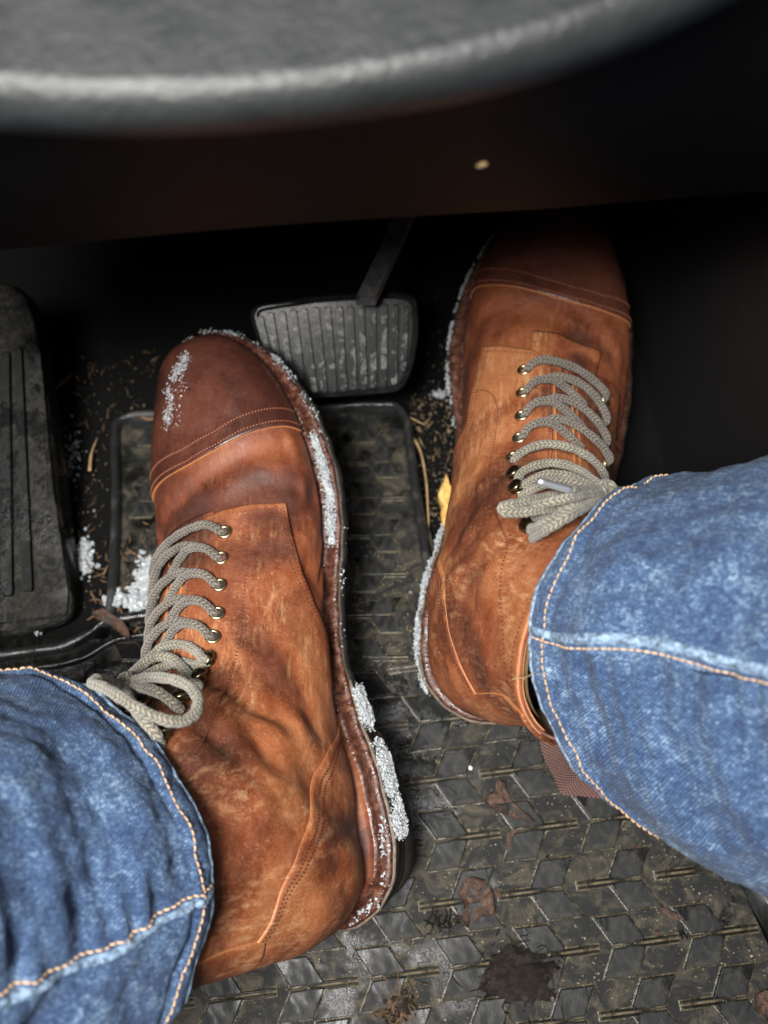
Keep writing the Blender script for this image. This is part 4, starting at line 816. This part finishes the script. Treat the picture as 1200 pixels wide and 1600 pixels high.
    dv=np.linspace(.1,reach*.7,900); sa=s_al+.02*np.sin(dv*.8)
    sew(sa+ (.022),dv,.26,.038)
    st=b.build('stitching',[M['thread']],leg_); st['kind']='stuff'
    # inseam ridge
    rw=np.linspace(-1,1,9); V=[]; du=np.linspace(.0,reach*.75,260)
    for q in rw:
        X=S(s_al+.02*np.sin(du*.8)-.018+q*.024*np.ones_like(du),du,np.full(len(du),.13*(1-abs(q)**3)-.03+.0)+.025*np.sin(du*6)*(1-q*q)); V.append(X)
    V=np.array(V).transpose(1,0,2); mesh('inseam',V.reshape(-1,3),gridf(260,9),[M['seamd']],leg_)
    return al,C,e1,e2
def ang_of(key,px,axisdummy=None):
    J=BAKE[key]; C=np.array(J['C']); H=np.array(J['h']); Hm=2*C-H; ring=np.concatenate([H,Hm]); nrm=np.linalg.svd(ring-C)[2][2]
    return C,nrm
def seam_angle(key,px,axis):
    C,nrm=ang_of(key,px); a=np.array(axis,float)
    if nrm@a<0:nrm=-nrm
    e1=np.cross([0,1,0],nrm); e1/=np.linalg.norm(e1); e2=np.cross(nrm,e1); X=on_plane(px[0],px[1],C,nrm)-C; return math.atan2(X@e2,X@e1)
AXL=(-.62,-.34,.70); AXR=(.80,-.26,.50)
leg('JL',AXL,(0,0,0),'left trouser leg running out at the lower left corner',lambda d:1+.16*(1-np.exp(-d/4))+.006*d,None,seam_angle('JL',(325,1382),AXL),.16)
leg('JR',AXR,(0,0,0),'right trouser leg running out at the right edge',lambda d:1+.22*(1-np.exp(-d/3))+.008*d,None,seam_angle('JR',(826,988),AXR),.22)
# ---------------------------------------------------------------- debris
def floor_pts(n,poly,h=0.,dens=None):
    out=[];poly=np.array(poly,float); lo,hi=poly.min(0),poly.max(0)
    while len(out)<n:
        p=RNG.uniform(lo,hi); k=False; j=len(poly)-1
        for i in range(len(poly)):
            if (poly[i,1]>p[1])!=(poly[j,1]>p[1]) and p[0]<(poly[j,0]-poly[i,0])*(p[1]-poly[i,1])/(poly[j,1]-poly[i,1])+poly[i,0]: k=not k
            j=i
        if k and (dens is None or RNG.rand()<dens(p)): out.append(on_floor(p[0],p[1],h))
    return np.array(out)
def straws(name,P,l0,l1,r0,r1,mat,label,cat):
    b=Bag()
    for p in P:
        a=RNG.uniform(0,PI); l=RNG.uniform(l0,l1); r_=RNG.uniform(r0,r1); d=np.array([math.cos(a),math.sin(a),RNG.uniform(-.15,.25)]); q=np.array([-d[1],d[0],0])*RNG.uniform(-.2,.2)*l
        V,F,U=tube_geo(np.array([p-d*l/2,p+q,p+d*l/2]),[r_*.6,r_,r_*.4],5); b.add(V,F)
    o=b.build(name,[mat],None,loc=P.mean(0)); return tag(o,label,cat,None,'stuff')
RC=[(640,622),(716,622),(716,700),(706,850),(676,872),(655,760),(642,680)]
straws('straw_bits',floor_pts(60,RC,-.45),.15,.6,.014,.032,M['straw'],'short straw bits on the carpet between mat and right boot','straw')
P=floor_pts(280,RC,-.5); grains('grit',P,RNG.uniform(.012,.04,len(P))*(1+1.5*(RNG.rand(len(P))>.95)),M['grit'],None,RNG.uniform(.6,1.8,(len(P),3)),label='pale grit on the carpet between mat and right boot',cat='grit',loc=P.mean(0))
P=floor_pts(120,[(640,440),(720,440),(700,640),(640,640)],-.5,lambda p:.15+.85*(p[1]-440)/200); grains('grit',P,RNG.uniform(.02,.05,len(P)),M['grit'],label='fine grit in the dark behind the brake pedal',cat='grit',loc=P.mean(0))
LC=[(118,560),(250,545),(245,640),(172,650),(168,900),(135,950),(118,940),(100,700)]
straws('straw_bits',floor_pts(55,LC,-.45),.15,.7,.014,.036,M['bark'],'brown straw and bark bits on the dark carpet beside the footrest','straw')
P=floor_pts(200,LC,-.5); grains('grit',P,RNG.uniform(.012,.035,len(P)),M['grit'],None,RNG.uniform(.6,1.8,(len(P),3)),label='fine grit on the dark carpet beside the footrest',cat='grit',loc=P.mean(0))
PC=[(140,880),(250,800),(252,960),(200,1000),(140,975)]
straws('bark_bits',floor_pts(90,PC,.15),.2,.9,.02,.06,M['bark'],'bark and grass bits caught at the mat corner left of the boot','bark')
def single(name,px,r0,r1,mat,label,cat,h=.1,flat=1.,n=26):
    P=smooth_path([on_floor(x,y,h) for x,y in px],n); t=np.linspace(0,1,n); V,F,U=tube_geo(P,(r0+(r1-r0)*t)*(1-.5*t**4),7,flat=flat); o=mesh(name,V,F,[mat],None,loc=P.mean(0)); return tag(o,label,cat)
single('dry_stem',[(638,672),(655,700),(665,745),(669,800),(671,845)],.07,.045,M['straw'],'long curved dry stem on the carpet beside the mat rim','stem',-.1)
single('dry_stem',[(640,652),(652,658),(664,664)],.05,.03,M['straw'],'short pale straw on the carpet above the long stem','stem',-.1)
single('dry_stem',[(84,610),(95,600),(112,585)],.05,.07,M['straw'],'tan straw lying on the dark carpet beside the footrest','stem',-.1)
single('dry_stem',[(140,735),(143,708),(152,684)],.10,.03,M['straw'],'forked pale straw between footrest and mat','stem',-.1)
single('dry_stem',[(247,640),(238,655),(214,650),(196,650)],.05,.09,M['bark'],'brown twig lying against the mat rim by the left toe','twig',.5)
def leaf(name,px,mat,label,cat,h=.15,curl=.25,seed=0,n=22,ctr=None):
    pts=[np.array(q,float) for q in px]; c=np.mean(pts,0) if ctr is None else np.array(ctr,float); pp=rc([tuple(q) for q in pts],5,3); rr=np.random.RandomState(seed)
    V=[];m_=len(pp); K=7
    for k in range(K):
        t=(k+.0)/(K-1)
        for i,q in enumerate(pp):
            q=np.array(q)+rr.uniform(-1.2,1.2,2)*(k==K-1); s_=c+(q-c)*max(t,.001); p=on_floor(s_[0],s_[1],h); e=curl*(t**2)*(.6+.6*math.sin(i*1.3+seed))+.07*math.sin(i*2.1)*math.sin(t*9); V.append(p+np.array([0,0,e]))
    V=np.array(V); top=V; bot=V-np.array([0,0,.03]); F=gridf(K,m_,cv=True).tolist(); F2=[[j+len(V) for j in f[::-1]] for f in F]
    rim=[[(K-1)*m_+i,(K-1)*m_+(i+1)%m_,len(V)+(K-1)*m_+(i+1)%m_,len(V)+(K-1)*m_+i] for i in range(m_)]
    o=mesh(name,np.concatenate([top,bot]),F+F2+rim,[mat],None,True,loc=V.mean(0)); return tag(o,label,cat)
leaf('yellow_leaf',[(697,740),(705,762),(716,780),(714,810),(704,840),(694,838),(688,800),(683,778),(691,760)],M['yleaf'],'pointed yellow leaf standing beside the right boot','leaf',-.1,.3,1)
leaf('dead_leaf',[(142,958),(160,952),(190,968),(206,990),(198,1000),(170,975),(150,968)],M['leaf'],'tan dead leaf scrap at the mat lip above the left trouser leg','leaf',.7,.25,2)
z7=lambda l:[(x/1.714+500,y/1.714+1050) for x,y in l]
leaf('dead_leaf',z7([(470,280),(492,300),(520,355),(580,405),(540,400),(500,385),(455,365),(443,335),(470,320)]),M['leaf'],'pointed dead leaf on the mat below the heel of the right boot','leaf',.18,.3,3)
leaf('dead_leaf',z7([(395,545),(440,560),(462,590),(468,650),(430,655),(395,690),(372,660),(385,625),(368,590)]),M['leaf'],'crumpled brown leaf in the middle of the mat beside the left heel','leaf',.2,.45,4)
leaf('dead_leaf',z7([(462,580),(485,580),(486,605),(468,608)]),M['leaf'],'small pale leaf scrap touching the crumpled brown leaf','leaf',.2,.1,5)
leaf('dead_leaf',z7([(500,430),(530,420),(535,450),(515,500),(498,470)]),M['leaf'],'faint flat leaf scrap below the pointed dead leaf','leaf',.15,.05,6)
leaf('dead_leaf',z7([(905,625),(940,640),(968,655),(960,668),(925,655)]),M['leaf'],'thin leaf scrap on a tread near the right mat rim','leaf',.18,.1,7)
leaf('dead_leaf',z7([(850,460),(862,465),(845,500),(828,505)]),M['leaf'],'thin tan scrap on the mat under the right trouser leg','leaf',.15,.1,8)
leaf('dead_leaf',[(1178,1555),(1200,1545),(1225,1560),(1210,1590),(1180,1580)],M['leaf'],'dark leaf scrap at the lower right corner','leaf',.15,.2,9)
def lump(name,ctr,rx,ry,hh,mat,label,cat,seed,n=46,fib=0):
    rr=SineNoise(seed,4,.25); c=on_floor(*ctr); u,v=np.meshgrid(np.linspace(0,2*PI,n*2,endpoint=False),np.linspace(0,PI/2,n),indexing='ij')
    D_=np.stack([np.cos(u)*np.sin(v),np.sin(u)*np.sin(v),np.cos(v)],-1); q=rr(D_*3.2+seed); q2=rr(D_*9+seed)
    k=1+.17*q+.10*q2; P=c+D_*np.array([rx,ry,hh])*k[...,None]; P[...,2]-=.05
    o=mesh(name,P.reshape(-1,3),gridf(n*2,n,cu=True),[mat],None,True,loc=c); tag(o,label,cat); return c
c=lump('mud_clump',(812,1528),1.6,1.25,.9,M['mud'],'glistening black mud clump with fibres at the bottom of the mat','mud',5)
straws('plant_fibres',np.array([c+np.array([RNG.normal(0,.9),RNG.normal(0,.7),.35]) for _ in range(150)]),.2,1.1,.015,.035,M['mud'],'dark plant fibres matted on the large mud clump','fibres')
c2=lump('mud_clump',(622,1578),.95,1.1,.3,M['mud'],'small brown mud clump by the bottom edge of the mat','mud',8)
straws('plant_fibres',np.array([c2+np.array([RNG.normal(0,.5),RNG.normal(0,.7),.25]) for _ in range(110)]),.15,.7,.015,.03,M['bark'],'brown plant fibres matted on the small mud clump','fibres')
straws('plant_fibres',np.array([on_floor(690+RNG.normal(0,14),1440+RNG.normal(0,10),.2) for _ in range(50)]),.2,.7,.015,.03,M['mud'],'dark fibres beside the crumpled brown leaf','fibres')
# pebbles and ice crystals on the mat
for i,(x,y,r_,mt,lb) in enumerate([(697,1104,.13,'frost','pale pebble on the mat left of the right heel'),(735,1200,.12,'frost','pale pebble on the mat below the right boot'),(722,1122,.07,'frost','tiny pale pebble right of the heel pebble'),(1027,1457,.14,'leaf','brownish pebble on a tread at lower right'),(734,1190,.09,'mud','dark round droplet beside the pale pebble'),(632,1380,.14,'mud','dark wet drop beside the left boot heel'),(855,1338,.08,'mud','small dark drop on the middle of the mat'),(641,925,.08,'snow','single ice crystal on the mat between the boots'),(147,798,.09,'snow','single ice crystal between footrest and mat')]):
    p=on_floor(x,y,.12); V=p+ICO*r_*RNG.uniform(.7,1.2,(12,1)); o=mesh('pebble' if mt!='snow' else 'ice_crystal',V,ICF,[M[mt]],None,mt=='mud',loc=p); tag(o,lb,'pebble' if mt!='snow' else 'ice')
MP=[(540,1090),(700,1100),(830,1180),(1150,1350),(1200,1480),(1200,1600),(300,1600),(560,1440),(620,1330)]
P=floor_pts(1700,MP,.10,lambda p:.35+.65*(math.sin(p[0]*.021+1)*math.sin(p[1]*.017)>-.1)); grains('grit',P,RNG.uniform(.012,.042,len(P))*(1+1.2*(RNG.rand(len(P))>.97)),M['grit'],None,RNG.uniform(.6,1.7,(len(P),3)),label='fine tan grit sprinkled over the lower part of the mat',cat='grit',loc=P.mean(0))
P=floor_pts(500,[(520,840),(660,830),(650,1080),(530,1080)],.1); grains('grit',P,RNG.uniform(.012,.04,len(P)),M['grit'],label='fine tan grit on the mat between the boots',cat='grit',loc=P.mean(0))
def pile(label,cx,cy,sx,sy,n,rad,h):
    P=[]
    for _ in range(n):
        x,y=RNG.normal(cx,sx),RNG.normal(cy,sy); P.append(on_floor(x,y,h+RNG.rand()*.35*math.exp(-((x-cx)/sx)**2)))
    P=np.array(P); grains('snow',P,rad*RNG.uniform(.5,1.7,n)**1.2,M['snow'],None,RNG.uniform(.7,1.3,(n,3)),label=label,cat='snow',loc=P.mean(0))
pile('largest heap of grey snow at the mat corner beside the left laces',236,908,11,18,420,.14,.2)
pile('small snow lump at the lower edge of the snow heap',212,938,7,6,130,.13,.2)
pile('row of loose snow bits left of the snow heap',184,938,9,4,60,.14,.3)
pile('elongated snow patch on the carpet below the straw',133,870,6,14,230,.08,-.5)
pile('sparse ice grains on the carpet beside the footrest',112,712,8,20,110,.055,-.5)
pile('small bit of snow on the carpet behind the brake pedal',688,616,7,3,60,.07,-.5)
pile('little snow bit under the footrest',58,985,3,4,40,.07,-.2)
